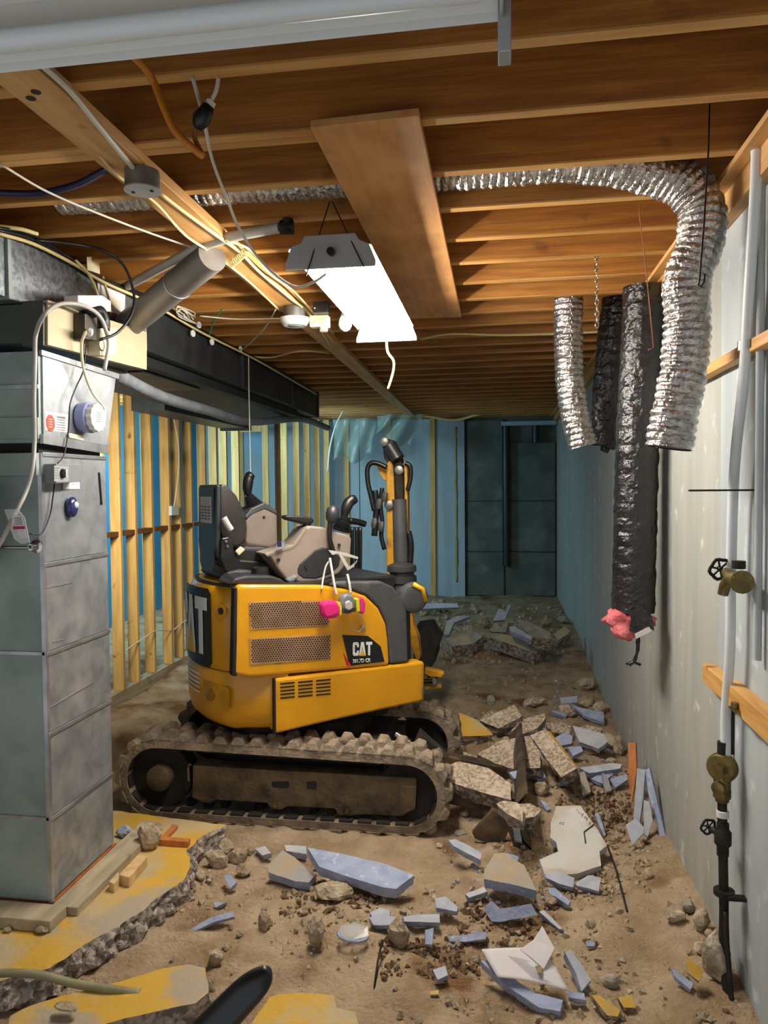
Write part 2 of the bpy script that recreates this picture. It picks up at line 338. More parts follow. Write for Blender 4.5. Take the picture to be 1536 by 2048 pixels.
# centre batten board running down the room under the joists
bt=empty('ceiling_batten',(-1.13,1.0,ZC-.02),'long pale timber board running lengthwise under the joists','board')
def wpart(mm,name,mt,par,**k): o=mm.build(name,mt,**k); return link_world(o,par)
m=MB(); m.prism([(-1.19,.9,ZC),(-1.055,.9,ZC),(-1.045,1.75,ZC),(-1.175,1.75,ZC)],(0,0,-.04)); wpart(m,'near_length','batten',bt,bevel=.003)
m=MB(); m.prism([(-1.178,1.752,ZC),(-1.05,1.752,ZC),(-1.06,4.25,ZC),(-1.195,4.25,ZC)],(0,0,-.038)); wpart(m,'middle_length','batten',bt,bevel=.003)
m=MB(); m.prism([(-1.20,4.252,ZC),(-1.08,4.252,ZC),(-1.19,10.6,ZC),(-1.32,10.6,ZC)],(0,0,-.035)); wpart(m,'far_length','batten',bt,bevel=.003)
m=MB()
for (x,y) in ((-1.11,1.70),(-1.14,1.725)): m.cyl((x,y,ZC-.0415),(x,y,ZC-.038),.012,10)
wpart(m,'bolt_hole','duct_under',bt)
# flat plywood board under joists
pa=[atz(620,240,ZC-.004),atz(838,215,ZC-.004),atz(915,632,ZC-.004),atz(860,648,ZC-.004)]
m=MB(); m.prism([pa[0],pa[1],(-.225,4.42,ZC-.004),(-.52,4.40,ZC-.004)],(0,0,-.022)); tag(m.build('plywood_board','plywood',bevel=.002),'wide reddish plywood board nailed flat under the joists','board')
# stud partition
sp=empty('stud_partition',(-3.06,5.4,.08),'open timber stud partition of vertical pine studs on the left','partition')
SY=[5.32,5.60,5.87,6.19,6.50,6.76,7.05,7.36,7.70,8.02,8.36]
for i,y in enumerate(SY):
    m=MB(); m.bb((-.045,-.019,0),(.045,.019,2.42)); o=m.build('stud','stud',bevel=.003)
    o.parent=sp; o.location=(.01*((i*5)%3-1),y-5.4,.04)
for i in range(len(SY)-1):
    m=MB(); m.bb((-3.08,SY[i]+.02,1.36),(-3.02,SY[i+1]-.02,1.40)); wpart(m,'blocking','stud_dark',sp)
m=MB(); m.bb((-3.11,5.2,.02),(-3.01,8.5,.12)); wpart(m,'bottom_plate','plank_grey',sp)
m=MB(); m.bb((-3.11,5.2,2.54),(-3.01,8.5,2.58)); wpart(m,'top_plate','stud',sp)
m=MB(); m.tube(spline([(-3.01,y,.46+.03*((i%3)-1)) for i,y in enumerate(SY[1:])]),.006,6); wpart(m,'cable_run','cable_white',sp,smooth=True)
# end cluster of studs
ec=empty('stud_cluster',(-2.85,10.4,.1),'tight cluster of upright studs in the far left corner','partition')
for i,(x,y) in enumerate(((-3.28,10.2),(-3.19,10.5),(-2.98,10.1),(-2.86,10.3),(-2.76,10.5),(-2.66,10.7),(-2.54,10.8))):
    m=MB(); m.bb((x-.045,y-.02,.05),(x+.045,y+.02,2.72)); wpart(m,'stud','stud' if i!=1 else 'stud_dark',ec,bevel=.003)
m=MB(); m.bb((-3.95,10.18,2.52),(-3.33,10.22,2.62)); wpart(m,'header','stud',ec)
# concrete slab remnant, painted yellow
def densify(pl,step):
    out=[]
    for i,p in enumerate(pl):
        q=pl[(i+1)%len(pl)]; n=max(1,int((q-p).length/step))
        for k in range(n): out.append(p.lerp(q,k/n))
    return out
def broken(name,poly,down,mats,parent=None,step=.02,rough=.012,rows=4,seed=0,edge=.35,bias=0):
    poly=[Vector(p) for p in poly]; down=Vector(down); nrm=-down.normalized()
    P=densify(poly,step); c=sum(P,V(0,0,0))/len(P); n=len(P); vs=[]; fs=[]
    for r in range(rows+1):
        t=r/rows
        for p in P:
            a=(p-c); a-=nrm*a.dot(nrm); L=a.length or 1; a/=L
            q=p+down*t
            k=nz(q+V(seed*3.1,0,0),26)*rough+nz(q+V(0,seed*1.7,0),70)*rough*.6
            if r==0: k=nz(q+V(seed,0,0),18)*rough*edge
            if r>0: k+=bias*t
            if r==rows: k-=rough*.4
            q=q+a*k
            if 0<r<rows: q=q+nrm*nz(q,50)*rough*.3
            vs.append(q)
    for r in range(rows):
        for i in range(n): fs.append((r*n+i,r*n+(i+1)%n,(r+1)*n+(i+1)%n,(r+1)*n+i))
    m=MB(); m.k=1; m.add(vs,fs); b=(rows)*n
    m.f.append(tuple(range(n))); m.m.append(0); m.f.append(tuple(range(b+n-1,b-1,-1))); m.m.append(1)
    return m.build(name,mats,parent)
SZ=.10
so=[atz(*p,SZ) for p in ((450,1650),(405,1672),(375,1700),(380,1725),(370,1760),(330,1785),(298,1812),(240,1850),(170,1890),(100,1937),(40,1950),(-60,1985),(-260,2070))]
so=[Vector(p) for p in so]+[V(-3.45,2.0,SZ),V(-3.45,3.6,SZ),V(-1.95,3.52,SZ)]
sl=broken('floor_slab',so,(0,0,-.105),['yellow_floor','concrete_edge'],step=.018,rough=.035,rows=6,bias=.02); tag(sl,'remaining yellow painted concrete slab with broken edge under the furnace',None,None,'structure')
# ================================================================ furnace, ducts (left)
FX=-1.735
def plate(pxs,X,t,name,mt,par=None,bevel=0):     # sheet lying on the plane x=X, thickness t towards +x
    m=MB(); m.prism([atx(px,py,X) for px,py in pxs],(t,0,0)); o=m.build(name,mt,bevel=bevel)
    return link_world(o,par) if par else o
rp=empty('return_air_plenum',(-2.3,2.86,.13),'tall galvanized sheet metal return air box standing on planks','furnace duct')
m=MB(); m.bb((-2.95,2.63,.14),(FX-.004,3.1,1.885)); wpart(m,'body','galv_dull',rp,bevel=.004)
zs=[.145,.47,.80,1.115,1.46,1.885]
for i in range(5):
    m=MB(); m.bb((FX-.004,2.632,zs[i]+.006),(FX+.003,3.098,zs[i+1]-.006)); wpart(m,'side_panel','galv',rp,bevel=.002)
    m=MB(); m.bb((FX-.002,2.63,zs[i+1]-.012),(FX+.009,3.1,zs[i+1]+.004)); wpart(m,'slip_joint','seam',rp,bevel=.002)
for z in (.47,1.115):
    m=MB(); m.bb((-2.95,2.622,z-.006),(FX,2.632,z+.006)); wpart(m,'front_joint','seam',rp)
m=MB(); m.bb((FX-.01,2.622,.14),(FX+.006,2.64,1.885)); wpart(m,'corner_strip','seam',rp)
m=MB(); m.bb((-2.95,2.60,1.80),(FX,2.63,1.885)); wpart(m,'front_flange','galv_dull',rp)
m=MB(); m.bb((-2.95,2.645,1.885),(FX-.02,3.09,1.935)); wpart(m,'dark_gap','black_gap',rp)
for a,b in (((100,1415),(185,1366)),((84,1178),(145,1165)),((105,1285),(128,1278))):
    m=MB(); m.bar(atx(*a,FX+.004),atx(*b,FX+.004),.003,.004); wpart(m,'scratch','seam',rp)
# filter taper
ft=empty('filter_housing',(-2.3,2.86,1.935),'tapered galvanized filter housing above the tall return box','furnace duct')
prof=[atx(*p,FX) for p in ((78,702),(233,750),(213,905),(80,885))]
m=MB(); m.prism([(FX-.004,p[1],p[2]) for p in prof],(-1.2,0,0)); wpart(m,'body','galv_dull',ft)
plate(((82,708),(229,753),(211,893),(84,874)),FX-.003,.007,'side_panel','galv',ft)
plate(((80,868),(211,890),(211,908),(80,887)),FX,.014,'lower_flange','seam',ft)
plate(((78,700),(234,748),(233,758),(78,710)),FX,.012,'upper_flange','seam',ft)
m=MB(); m.bb((-2.95,2.615,1.94),(FX,2.635,2.02)); wpart(m,'front_flange','galv_dull',ft)
m=MB(); m.bb((-2.95,2.62,2.13),(FX,2.632,2.145)); wpart(m,'front_joint','seam',ft)
# beige furnace cabinet
bc=empty('furnace_cabinet',(-2.3,3.1,2.3),'beige painted furnace cabinet end below the trunk duct','furnace')
prof=[atx(*p,-1.70) for p in ((91,600),(290,664),(290,740),(91,690))]
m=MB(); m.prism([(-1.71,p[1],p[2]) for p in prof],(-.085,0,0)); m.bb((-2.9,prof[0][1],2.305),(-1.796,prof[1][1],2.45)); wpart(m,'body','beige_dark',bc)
plate(((91,600),(290,664),(290,740),(91,690)),-1.71,.01,'front_panel','beige',bc,bevel=.002)
# planks under plenum
for i,(a,b,c_,d_,mt,lb) in enumerate((((-2.95,2.50,SZ),(-1.66,2.61,SZ+.045),0,0,'plank_grey','weathered plank under the front of the tall return box'),((-1.73,2.615,SZ),(-1.62,3.35,SZ+.035),0,0,'plank_grey','long weathered plank beside the tall return box'))):
    m=MB(); m.bb(a,b); tag(m.build('base_plank',mt,bevel=.004),lb,'plank')
m=MB(); m.bb((-1.745,2.64,SZ+.001),(-1.732,3.12,.139)); m.bb((-2.9,2.66,SZ+.001),(-1.75,3.08,.139)); tag(m.build('base_board','redwood'),'reddish wood board under the edge of the return box','plank')
# trunk duct
td=empty('trunk_duct',(-2.1,4.5,2.46),'long rectangular sheet metal trunk duct along the left ceiling','duct')
for i,(y0,y1,mt,x) in enumerate(((1.6,2.55,'galv_spangle',-1.80),(2.57,3.62,'galv_spangle',-1.80),(3.63,5.1,'duct_dark',-1.80),(5.12,6.4,'duct_dark',-1.81),(6.42,7.5,'duct_dark',-1.85))):
    m=MB(); m.k=0; m.bb((-2.6,y0,2.455),(x,y1,2.705)); o=wpart(m,'duct_section',[mt],td,bevel=.003)
    m=MB(); m.bb((-2.61,y1-.008,2.45),(x+.012,y1+.012,2.71)); wpart(m,'joint_strip','duct_dark' if y0>3 else 'galv_dull',td)
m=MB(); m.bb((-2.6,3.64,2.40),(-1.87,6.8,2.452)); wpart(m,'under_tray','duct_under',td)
m=MB(); m.bb((-2.3,3.9,2.385),(-1.95,4.7,2.40)); wpart(m,'access_panel','duct_dark',td,bevel=.004)
dd=empty('dark_side_duct',(-2.6,6.9,2.2),'dark duct branch dropping behind the trunk at the far end','duct')
m=MB(); m.bb((-2.9,5.6,2.36),(-2.62,7.6,2.60)); wpart(m,'body','duct_dark',dd); m=MB(); m.bb((-2.92,7.55,2.34),(-2.60,7.62,2.62)); wpart(m,'flange','duct_under',dd)
# insulated pipe under the trunk
ip=[atx(234,750,-1.90),atx(325,794,-1.92),atx(420,822,-1.95),atx(500,843,-1.98),atx(602,838,-1.98),atx(656,856,-1.98)]
m=MB(); P=spline(ip,8); m.tube(P,[.034*(1-.06*(i%8==0)) for i in range(len(P))],12); ipo=m.build('insulated_pipe','insul_grey',smooth=True); tag(ipo,'grey foam insulated pipe sagging below the trunk duct','pipe')
# round duct and pvc pipe
a,b=Vector(atx(258,648,-1.745)),Vector(atz(425,512,2.675))
m=MB(); m.cyl(a-(b-a)*.12,b,.062,24); rd=m.build('round_duct','round_duct',smooth='auto'); tag(rd,'round grey branch duct slanting up from the trunk','duct')
for t in (.0,.62):
    m=MB(); q=a.lerp(b,t); d=(b-a).normalized(); m.cyl(q-d*.004,q+d*.004,.065,24); m.build('seam_ring','seam',rd)
pv=[Vector(atz(236,582,2.715)),Vector(atz(397,494,2.715)),Vector(atz(459,474,2.715)),Vector(atz(560,455,2.715))]
m=MB(); m.tube(pv,.02,12); pvo=m.build('pvc_pipe','pvc_grey',smooth='auto'); tag(pvo,'thin grey plastic pipe slanting up beside the round duct','pipe')
m=MB(); e=pv[-1]; m.cyl(e,e+V(.05,.01,.0),.026,12); m.cyl(e+V(.03,0,-.02),e+V(.03,0,.03),.02,10); m.build('pipe_end_fitting','iron',pvo,smooth='auto')
# -------- bits mounted on the furnace
def dev(name,lb,cat,pxs,X,t,mt,par=None,bevel=.002):
    o=plate(pxs,X,t,name,mt,par,bevel); 
    if lb: tag(o,lb,cat)
    return o
st=dev('warning_sticker','white warning sticker with a red octagon on the filter housing','sticker',((90,822),(136,829),(134,865),(90,860)),FX+.004,.001,'paper',None,0)
c=Vector(atx(101,846,FX+.006)); m=MB(); m.prism([c+V(0,.030*math.cos(a_*math.pi/4+.39),.034*math.sin(a_*math.pi/4+.39)) for a_ in range(8)],(.0006,0,0)); m.build('octagon','red_ink',st)
for k in range(6):
    y0=832+k*5; m=MB(); m.bar(atx(114,y0+2,FX+.006),atx(131,y0+4,FX+.006),.0006,.003 if k else .008); m.build('text_line','ink',st)
for k in range(4):
    m=MB(); m.bar(atx(97,838+k*5,FX+.0072),atx(105,839+k*5,FX+.0072),.0005,.0025); m.build('text_line','paper',st)
# lavender regulator with scalloped white face
c=Vector(atx(160,836,FX)); lv=empty('round_humidistat',c,'round lavender device with a scalloped white dial on the filter housing','device')
m=MB(); m.lathe([(.002,.05),(.01,.062),(.05,.065),(.058,.058)],(0,0,0),(1,0,0),24); m.build('housing','lavender',lv,smooth='auto')
m=MB(); n=48; pr=[V(.058,(.058+.003*math.cos(k*12*2*math.pi/n*1))*math.cos(2*math.pi*k/n),(.058+.003*math.cos(k*12*2*math.pi/n))*math.sin(2*math.pi*k/n)) for k in range(n)]; m.prism(pr,(.026,0,0)); m.build('dial','white_plastic',lv,bevel=.003)
for k in range(5):
    m=MB(); m.bb((.0845,-.02,.018-.009*k),(.0852,.02,.021-.009*k)); m.build('text_line','ink',lv)
dev('small_notice','small yellowed notice tucked under the round lavender device','sticker',((138,866),(168,872),(167,881),(138,875)),FX+.016,.001,'paper_yellowed',None,0)
# timer box
tb=dev('timer_box','grey timer control box with a black knob on the return box','timer',((86,928),(138,930),(138,964),(86,967)),FX+.002,.055,'grey_plastic')
m=MB(); c=Vector(atx(125,947,FX+.058)); m.lathe([(0,.019),(.012,.016),(.014,.0)],c,(1,0,0),20); m.build('knob','black_plastic',tb,smooth='auto')
m=MB(); m.bb((c[0]+.012,c[1]-.004,c[2]-.014),(c[0]+.018,c[1]+.004,c[2]+.014)); m.build('knob_ridge','white_plastic',tb)
plate(((108,931),(137,932),(137,963),(108,963)),FX+.0572,.001,'face_plate','lamp_metal',tb)
for k in range(5):
    m=MB(); m.bar(atx(110,936+k*5,FX+.059),atx(117 if k else 120,936+k*5,FX+.059),.0006,.004 if not k else .002); m.build('marking','ink',tb)
po=dev('instruction_sheet','white printed instruction sheet behind the timer box','paper',((127,932),(158,933),(159,978),(126,978)),FX+.005,.0012,'paper',None,0)
for k in range(7):
    m=MB(); m.bar(atx(142,938+k*5,FX+.0066),atx(155,938+k*5,FX+.0066),.0005,.002); m.build('text_line','ink',po)
c=Vector(atx(136,1014,FX)); nb=empty('oval_badge',c,'glossy navy oval air freshener stuck on the return box','device')
m=MB(); m.lathe([(.003,.026),(.012,.032),(.026,.030),(.034,.018),(.036,.0)],(0,0,0),(1,0,0),20); o=m.build('shell','navy',nb,smooth=True); o.scale=(1,1,1.35)
m=MB(); m.lathe([(.028,.018),(.038,.012),(.040,.0)],(0,.004,.008),(1,0,0),16); m.build('pad','white_plastic',nb,smooth=True)
dev('magnet_strip','thin black magnet strip on the upper right of the return box','strip',((196,945),(199,945),(204,1009),(201,1010)),FX+.004,.003,'black_plastic',None,0)
# black box + towel rail + bag on the front face
m=MB(); m.bb((-2.6,2.44,1.46),(-1.93,2.60,1.80)); bx=m.build('black_control_box','black_plastic',bevel=.006); tag(bx,'black box mounted on the furnace front at the left edge','box')
m=MB(); m.bb((-2.6,2.42,1.80),(-1.98,2.60,1.815)); m.build('lid_edge','chrome',bx)
tr=empty('towel_rail',aty(66,1094,2.6),'chrome rail bracket on the front of the return box','rail')
p0=Vector(aty(66,1094,2.6)); m=MB(); m.cyl((-.7,-.03,.002),(.0,-.03,.0),.007,10); m.build('rod','chrome',tr,smooth='auto')
m=MB(); m.lathe([(0,.028),(.008,.026),(.012,.014),(.045,.012)],(0,.028,0),(0,-1,0),16); m.build('rosette','chrome',tr,smooth='auto')
bg=empty('parts_bag',aty(33,1050,2.45),'clear plastic bag of papers with a magenta stripe hanging at the furnace','bag')
def yp(pxs,Y,t,name,mt,par): 
    m=MB(); m.prism([aty(px,py,Y) for px,py in pxs],(0,-t,0)); return link_world(m.build(name,mt),par)
yp(((10,1019),(36,1018),(50,1035),(60,1085),(45,1088),(30,1078)),2.43,.004,'bag_film','bag_plastic',bg)
yp(((24,1032),(44,1031),(54,1076),(40,1076)),2.426,.001,'leaflet','paper',bg); yp(((26,1053),(49,1052),(51,1058),(27,1059)),2.4245,.001,'stripe','magenta_ink',bg)
for k in range(4): yp(((28+k,1036+k*4),(43+k,1035+k*4),(43+k,1036.5+k*4),(28+k,1037.5+k*4)),2.4245,.0008,'text_line','ink',bg)
# controls on the beige cabinet
cbx=dev('relay_box','pale grey relay box on top of the beige cabinet','box',((128,592),(178,592),(196,604),(196,624),(170,626),(128,608)),-1.70,.06,'white_plastic')
gbx=dev('switch_box','dark grey metal switch box on the beige cabinet','box',((147,628),(172,630),(173,683),(147,679)),-1.699,.05,'steel_dark')
el=MB(); el.tube(spline([atx(176,625,-1.66),atx(196,622,-1.66),atx(206,640,-1.66),atx(206,660,-1.66)]),.028,12); tag(el.build('black_elbow','black_plastic',smooth=True),'black rubber elbow beside the switch box','elbow')
ob=dev('outlet_box','ivory outlet box with a round receptacle on the beige cabinet','outlet',((176,658),(210,656),(210,710),(176,712)),-1.699,.055,'ivory')
c=Vector(atx(203,690,-1.642)); m=MB(); m.lathe([(0,.022),(.004,.021),(.006,.012)],c,(1,0,0),20); m.build('receptacle','ivory',ob,smooth='auto')
m=MB(); m.lathe([(.003,.025),(.0045,.024)],c-V(.002,0,0),(1,0,0),20); m.build('trim_ring','steel_dark',ob,smooth='auto')
pl=MB(); c=Vector(atx(178,666,-1.64)); pl.lathe([(0,.016),(.03,.014),(.045,.007)],c,(.6,-.8,.1),12); tag(pl.build('white_plug','white_plastic',smooth='auto'),'white plug pushed into the ivory outlet box','plug')
s2=dev('data_sheet','white data sheet taped on the trunk duct','paper',((194,562),(250,588),(248,632),(198,618)),-1.797,.002,'paper',None,0)
plate(((216,592),(240,602),(240,618),(216,610)),-1.7945,.0012,'printed_block','paper_yellowed',s2)
tg=dev('paper_tag','small cream paper tag pinned to a joist over the duct','tag',((173,514),(198,513),(199,548),(174,540)),-1.78,.002,'ivory',None,0)
# -------- ceiling fittings
def shop_light(name,label,cx,cy,z,L,ang,lit,deep=False):
    r=empty(name,(cx,cy,z),label,'light',rz=ang)      # length along local y, lip at z
    w=.15; m=MB(); t=.003
    prof=[(-w,.052),(-w+.004,.060),(-.075,.078),(-.05,.098),(.05,.098),(.075,.078),(w-.004,.060),(w,.052)]
    if deep: prof=[(-w,-.002),(-w+.004,.012),(-.075,.062),(-.05,.098),(.05,.098),(.075,.062),(w-.004,.012),(w,-.002)]
    out=[V(x,-L/2,zz) for x,zz in prof]; inn=[V(x*(.985),-L/2,zz-t) for x,zz in prof[::-1]]
    k=len(prof); vs=out+[p+V(0,L,0) for p in out]; m.k=0
    m.add(vs,[(i,i+1,k+i+1,k+i) for i in range(k-1)]); m.k=1
    vs2=[p+V(0,0,-t) for p in vs]; m.add(vs2,[(i,k+i,k+i+1,i+1) for i in range(k-1)])
    me=bpy.data.meshes.new('reflector'); me.from_pydata(m.v,[],m.f); me.materials.append(M['lamp_metal']); me.materials.append(M['lamp_inner'])
    for p,kk in zip(me.polygons,m.m): p.material_index=kk
    o=bpy.data.objects.new('reflector',me); C.objects.link(o); o.parent=r
    for s in (-1,1):
        m=MB(); pr=[V(-w-.012,0,-.018),V(-w-.012,0,.005),V(-w+.012,0,.066),V(-.105,0,.075),V(-.09,0,.10),V(.09,0,.10),V(.105,0,.075),V(w-.012,0,.062),V(w+.012,0,.005),V(w+.012,0,-.018)]
        m.prism([p+V(0,s*L/2-(.004 if s<0 else 0),0) for p in pr],(0,.006,0)); m.build('end_plate','lamp_metal',r,bevel=.003)
    for x in (-.068,.068):
        m=MB(); m.cyl((x,-L/2+.03,-.002),(x,L/2-.03,-.002),.019,16); m.build('fluorescent_tube','tube_on' if lit else 'tube_off',r,smooth='auto')
        for s in (-1,1):
            m=MB(); m.bb((x-.018,s*(L/2-.03)-.012,-.008),(x+.018,s*(L/2-.03)+.012,.045)); m.build('socket','lamp_inner',r,bevel=.003)
    m=MB(); m.bb((-.03,-L/2+.03,.03),(.03,L/2-.03,.085)); m.build('ballast_cover','lamp_inner',r)
    return r
sl1=shop_light('shop_light','lit twin tube fluorescent shop light hanging below the joists',-.595,3.28,2.53,1.36,math.radians(.4),True)
for a,b in (((612,552),(660,402)),((727,533),(664,402))):
    m=MB(); m.tube([aty(*a,2.585),aty(*b,2.62)],.0025,6); tag(m.build('hanging_wire','wire_dark'),'thin dark wire holding the left corner of the lit shop light' if a[0]==612 else 'thin dark wire holding the right corner of the lit shop light','wire')
m=MB(); m.lathe([(0,.014),(.02,.014)],aty(663,505,2.59),(0,-1,0),12); m.build('knockout_plug','black_plastic',None); 
kp=bpy.data.objects['knockout_plug']; kp.parent=sl1; kp.matrix_parent_inverse=(Matrix.Translation(sl1.location)@Matrix.Rotation(math.radians(.4),4,'Z')).inverted()
sl2=shop_light('shop_light','unlit white metal light fixture overhead near the top of the picture',-.62,1.10,2.50,1.24,math.radians(-90),False,True)
m=MB(); m.bb((-.003,1.22,2.43),(.018,1.262,2.66)); st_=m.build('hanger_strap','lamp_metal',bevel=.002); tag(st_,'white metal strap at the right end of the unlit fixture','strap')
# bare bulb, detector, boxes
bu=empty('bare_bulb',aty(690,632,3.75),'bare white light bulb hanging beside the lit shop light','bulb')
m=MB(); m.lathe([(.05,.012),(.03,.014),(.01,.018),(-.02,.030),(-.045,.034),(-.065,.026),(-.076,.010),(-.078,.0)],(0,0,0),(0,0,1),20); m.build('glass','bulb',bu,smooth=True)
m=MB(); m.lathe([(.03,.016),(.12,.02),(.20,.028)],(0,0,0),(0,0,1),14); m.build('lamp_holder','ivory',bu,smooth='auto')
sd=empty('smoke_detector',atz(590,640,2.64),'round white smoke detector fixed under the centre board','detector')
m=MB(); m.lathe([(-.032,.06),(-.02,.072),(-.004,.082),(.008,.082)],(0,0,0),(0,0,1),28); m.build('cover','white_plastic',sd,smooth='auto')
m=MB(); m.lathe([(.008,.055),(.075,.055)],(0,0,0),(0,0,1),20); m.build('mounting_box','steel_box',sd,smooth='auto')
m=MB(); m.lathe([(-.034,.035),(-.031,.04)],(0,0,0),(0,0,1),20); m.build('test_button','lamp_metal',sd,smooth='auto')
jb=empty('round_junction_box',atz(285,380,2.655),'round galvanized junction box under the centre board','junction box')
m=MB(); m.lathe([(.0,.052),(.055,.052)],(0,0,0),(0,0,1),24); m.build('box','steel_box',jb,smooth='auto',bevel=.002)
m=MB(); m.lathe([(-.004,.055),(0,.055)],(0,0,0),(0,0,1),24); m.build('cover_plate','lamp_metal',jb,smooth='auto')
for s in (-1,1):
    m=MB(); m.cyl((s*.03,0,-.007),(s*.03,0,-.004),.006,8); m.build('screw','steel_dark',jb)
rb=empty('receptacle_box',aty(640,640,3.95),'ivory ceiling receptacle box beside the smoke detector','outlet')
m=MB(); m.bb((-.05,-.03,-.04),(.05,.03,.02)); m.build('box','ivory',rb,bevel=.004)
m=MB(); m.bb((-.035,-.034,-.022),(.035,-.03,.002)); m.build('face','beige',rb); m=MB(); m.cyl((.02,0,-.062),(.02,0,-.04),.022,14); m.build('socket','ivory',rb,smooth='auto')
tf=empty('black_transformer',aty(643,617,3.85),'small black plug-in transformer above the ivory receptacle','transformer')
m=MB(); m.bb((-.04,-.03,-.025),(.04,.03,.03)); m.build('case','black_plastic',tf,bevel=.005); m=MB(); m.cyl((-.028,-.032,-.004),(-.028,-.029,-.004),.004,8); m.build('lamp_dot','white_plastic',tf)
# ---------------- cables
def cable(lb,pts,r,mt,name='cable',k=6,par=None):
    m=MB(); m.tube(spline(pts,k),r,7); o=m.build(name,mt,None,smooth=True); 
    if lb: tag(o,lb,'cable')
    return o
Z_=lambda z:(lambda *p:[atz(a,b,z) for a,b in p])
Y_=lambda y:(lambda *p:[aty(a,b,y) for a,b in p])
X_=lambda x:(lambda *p:[atx(a,b,x) for a,b in p])
cable('heavy orange extension cord hanging in a curve below the first joists',[atz(258,104,2.72)]+Y_(1.72)((300,150),(325,210),(350,262),(385,295),(406,312)),.009,'cable_orange','extension_cord')
cable('short brown cord end below the black taped plug',Y_(1.74)((392,255),(389,275),(398,296),(406,310)),.006,'cable_brown')
tp=empty('taped_plug',aty(405,235,1.74),'cord plug wrapped in black tape hanging below a joist','plug')
a,b=Vector(aty(418,212,1.74)),Vector(aty(393,258,1.74)); m=MB(); m.tube([a,a.lerp(b,.25),a.lerp(b,.6),b],[.014,.019,.021,.012],10,wob=.2); wpart(m,'tape','black_plastic',tp,smooth=True)
m=MB(); m.cyl(a+(a-b)*.2,a,.012,10); wpart(m,'plug_neck','cable_white',tp,smooth='auto')
cable('white cord looping up from the black taped plug',Y_(1.74)((418,208),(432,182),(437,155)),.005,'cable_white')
cable('long white lamp cord swooping from the first joist to the shop light',Y_(1.76)((385,155),(395,190),(408,240))+[aty(425,320,2.1),aty(455,400,2.35),aty(480,460,2.45),aty(525,525,2.52),aty(585,572,2.58),aty(625,565,2.59),aty(652,548,2.59)],.005,'cable_white')
cable('silver armoured cable stapled along the near centre board',[atz(75,122,2.705),atz(140,182,2.704),atz(200,255,2.703),atz(245,310,2.703),atz(280,352,2.703)],.008,'cable_white')
cable('white cable along the centre board past the round junction box',[atz(318,385,2.705),atz(370,425,2.703),atz(425,465,2.702),atz(480,505,2.702),atz(520,545,2.702),atz(575,592,2.702),atz(620,630,2.702),atz(660,690,2.71)],.007,'cable_cream')
cable('second cream cable wandering along the right of the centre board',[atz(450,480,2.70),atz(500,500,2.69),atz(540,548,2.69),atz(590,585,2.70),atz(640,640,2.71),atz(668,668,2.72)],.005,'cable_cream')
cable('cream cable following the left edge of the centre board',[atz(190,300,2.72),atz(240,355,2.70),atz(310,405,2.70),atz(370,470,2.69),atz(430,510,2.70),atz(500,565,2.70),atz(560,622,2.70)],.005,'cable_cream')
cable('thin grey wire crossing diagonally below the joists to the centre board',[atz(0,328,2.72),atz(100,386,2.72),atz(230,440,2.72),atz(340,480,2.72),atz(430,508,2.72)],.004,'cable_white')
cable('dark blue cable sagging between the first joists',[atz(-20,385,2.76),atz(70,387,2.76),atz(150,370,2.76),atz(215,338,2.76)],.012,'cable_blue')
# coiled spring of cable on the beam
m=MB(); c0,c1=Vector(atz(462,525,2.70)),Vector(atz(492,498,2.70)); n=90
m.tube([c0.lerp(c1,i/n)+V(.012*math.cos(i*.65),.0,.016*math.sin(i*.65)-.008) for i in range(n+1)],.0035,5); tag(m.build('cable_coil','cable_cream',smooth=True),'coil of cream wire wound across the centre board','cable')
# bundle on the trunk
B=[atx(-10,462,-1.785),atx(60,478,-1.785),atx(140,520,-1.785),atx(200,560,-1.785),atx(300,602,-1.78),atx(400,660,-1.78),atx(500,713,-1.78),atx(560,745,-1.79),atx(630,785,-1.83)]
for k,(mt,lb) in enumerate((('cable_black','black cable clipped along the upper edge of the trunk duct'),('cable_black','second black cable clipped just under the first on the trunk duct'),('cable_cream','cream cable clipped along the upper edge of the trunk duct'))):
    cable(lb,[Vector(p)+V(.008*k,0,.012-.014*k+.006*math.sin(i*2+k)) for i,p in enumerate(B)],.007,mt)
cable('cream cable stub over the trunk duct at the left edge',[atz(-10,452,2.71),atz(40,458,2.71),atz(75,468,2.71)],.008,'cable_cream')
cable('black cable looping from the ivory outlet up to the joists',[atx(200,680,-1.62),atx(235,665,-1.58),atx(262,630,-1.56),atx(268,590,-1.56),atx(250,535,-1.58),atx(215,505,-1.62),atx(160,490,-1.70),atx(70,480,-1.77)],.006,'cable_black')
cable('cream cable dropping from the trunk duct to the relay box',[atx(150,520,-1.77),atx(175,545,-1.74),atx(192,580,-1.70),atx(200,610,-1.66)],.006,'cable_cream')
cable('cream cable dropping over the white data sheet',[atx(205,553,-1.78),atx(215,590,-1.77),atx(222,625,-1.75)],.006,'cable_cream')
cable('clear plastic hose arching over the beige cabinet and down the furnace',[atx(209,740,-1.62),atx(217,690,-1.62),atx(210,655,-1.62),atx(195,628,-1.62),atx(163,610,-1.62),atx(120,608,-1.62),atx(88,630,-1.62),aty(72,668,2.58),aty(70,720,2.55),aty(68,800,2.55),aty(69,880,2.55),aty(65,935,2.52),aty(53,980,2.50),aty(35,1018,2.45),aty(0,1086,2.40),aty(-20,1110,2.4)],.0085,'pvc_grey','hose')
cable('ivory flex running from the white plug down to the lavender dial',[atx(172,662,-1.63),atx(163,690,-1.66),atx(168,740,-1.68),atx(185,785,-1.68),atx(208,815,-1.67),atx(207,838,-1.66),atx(190,840,-1.655)],.006,'ivory')
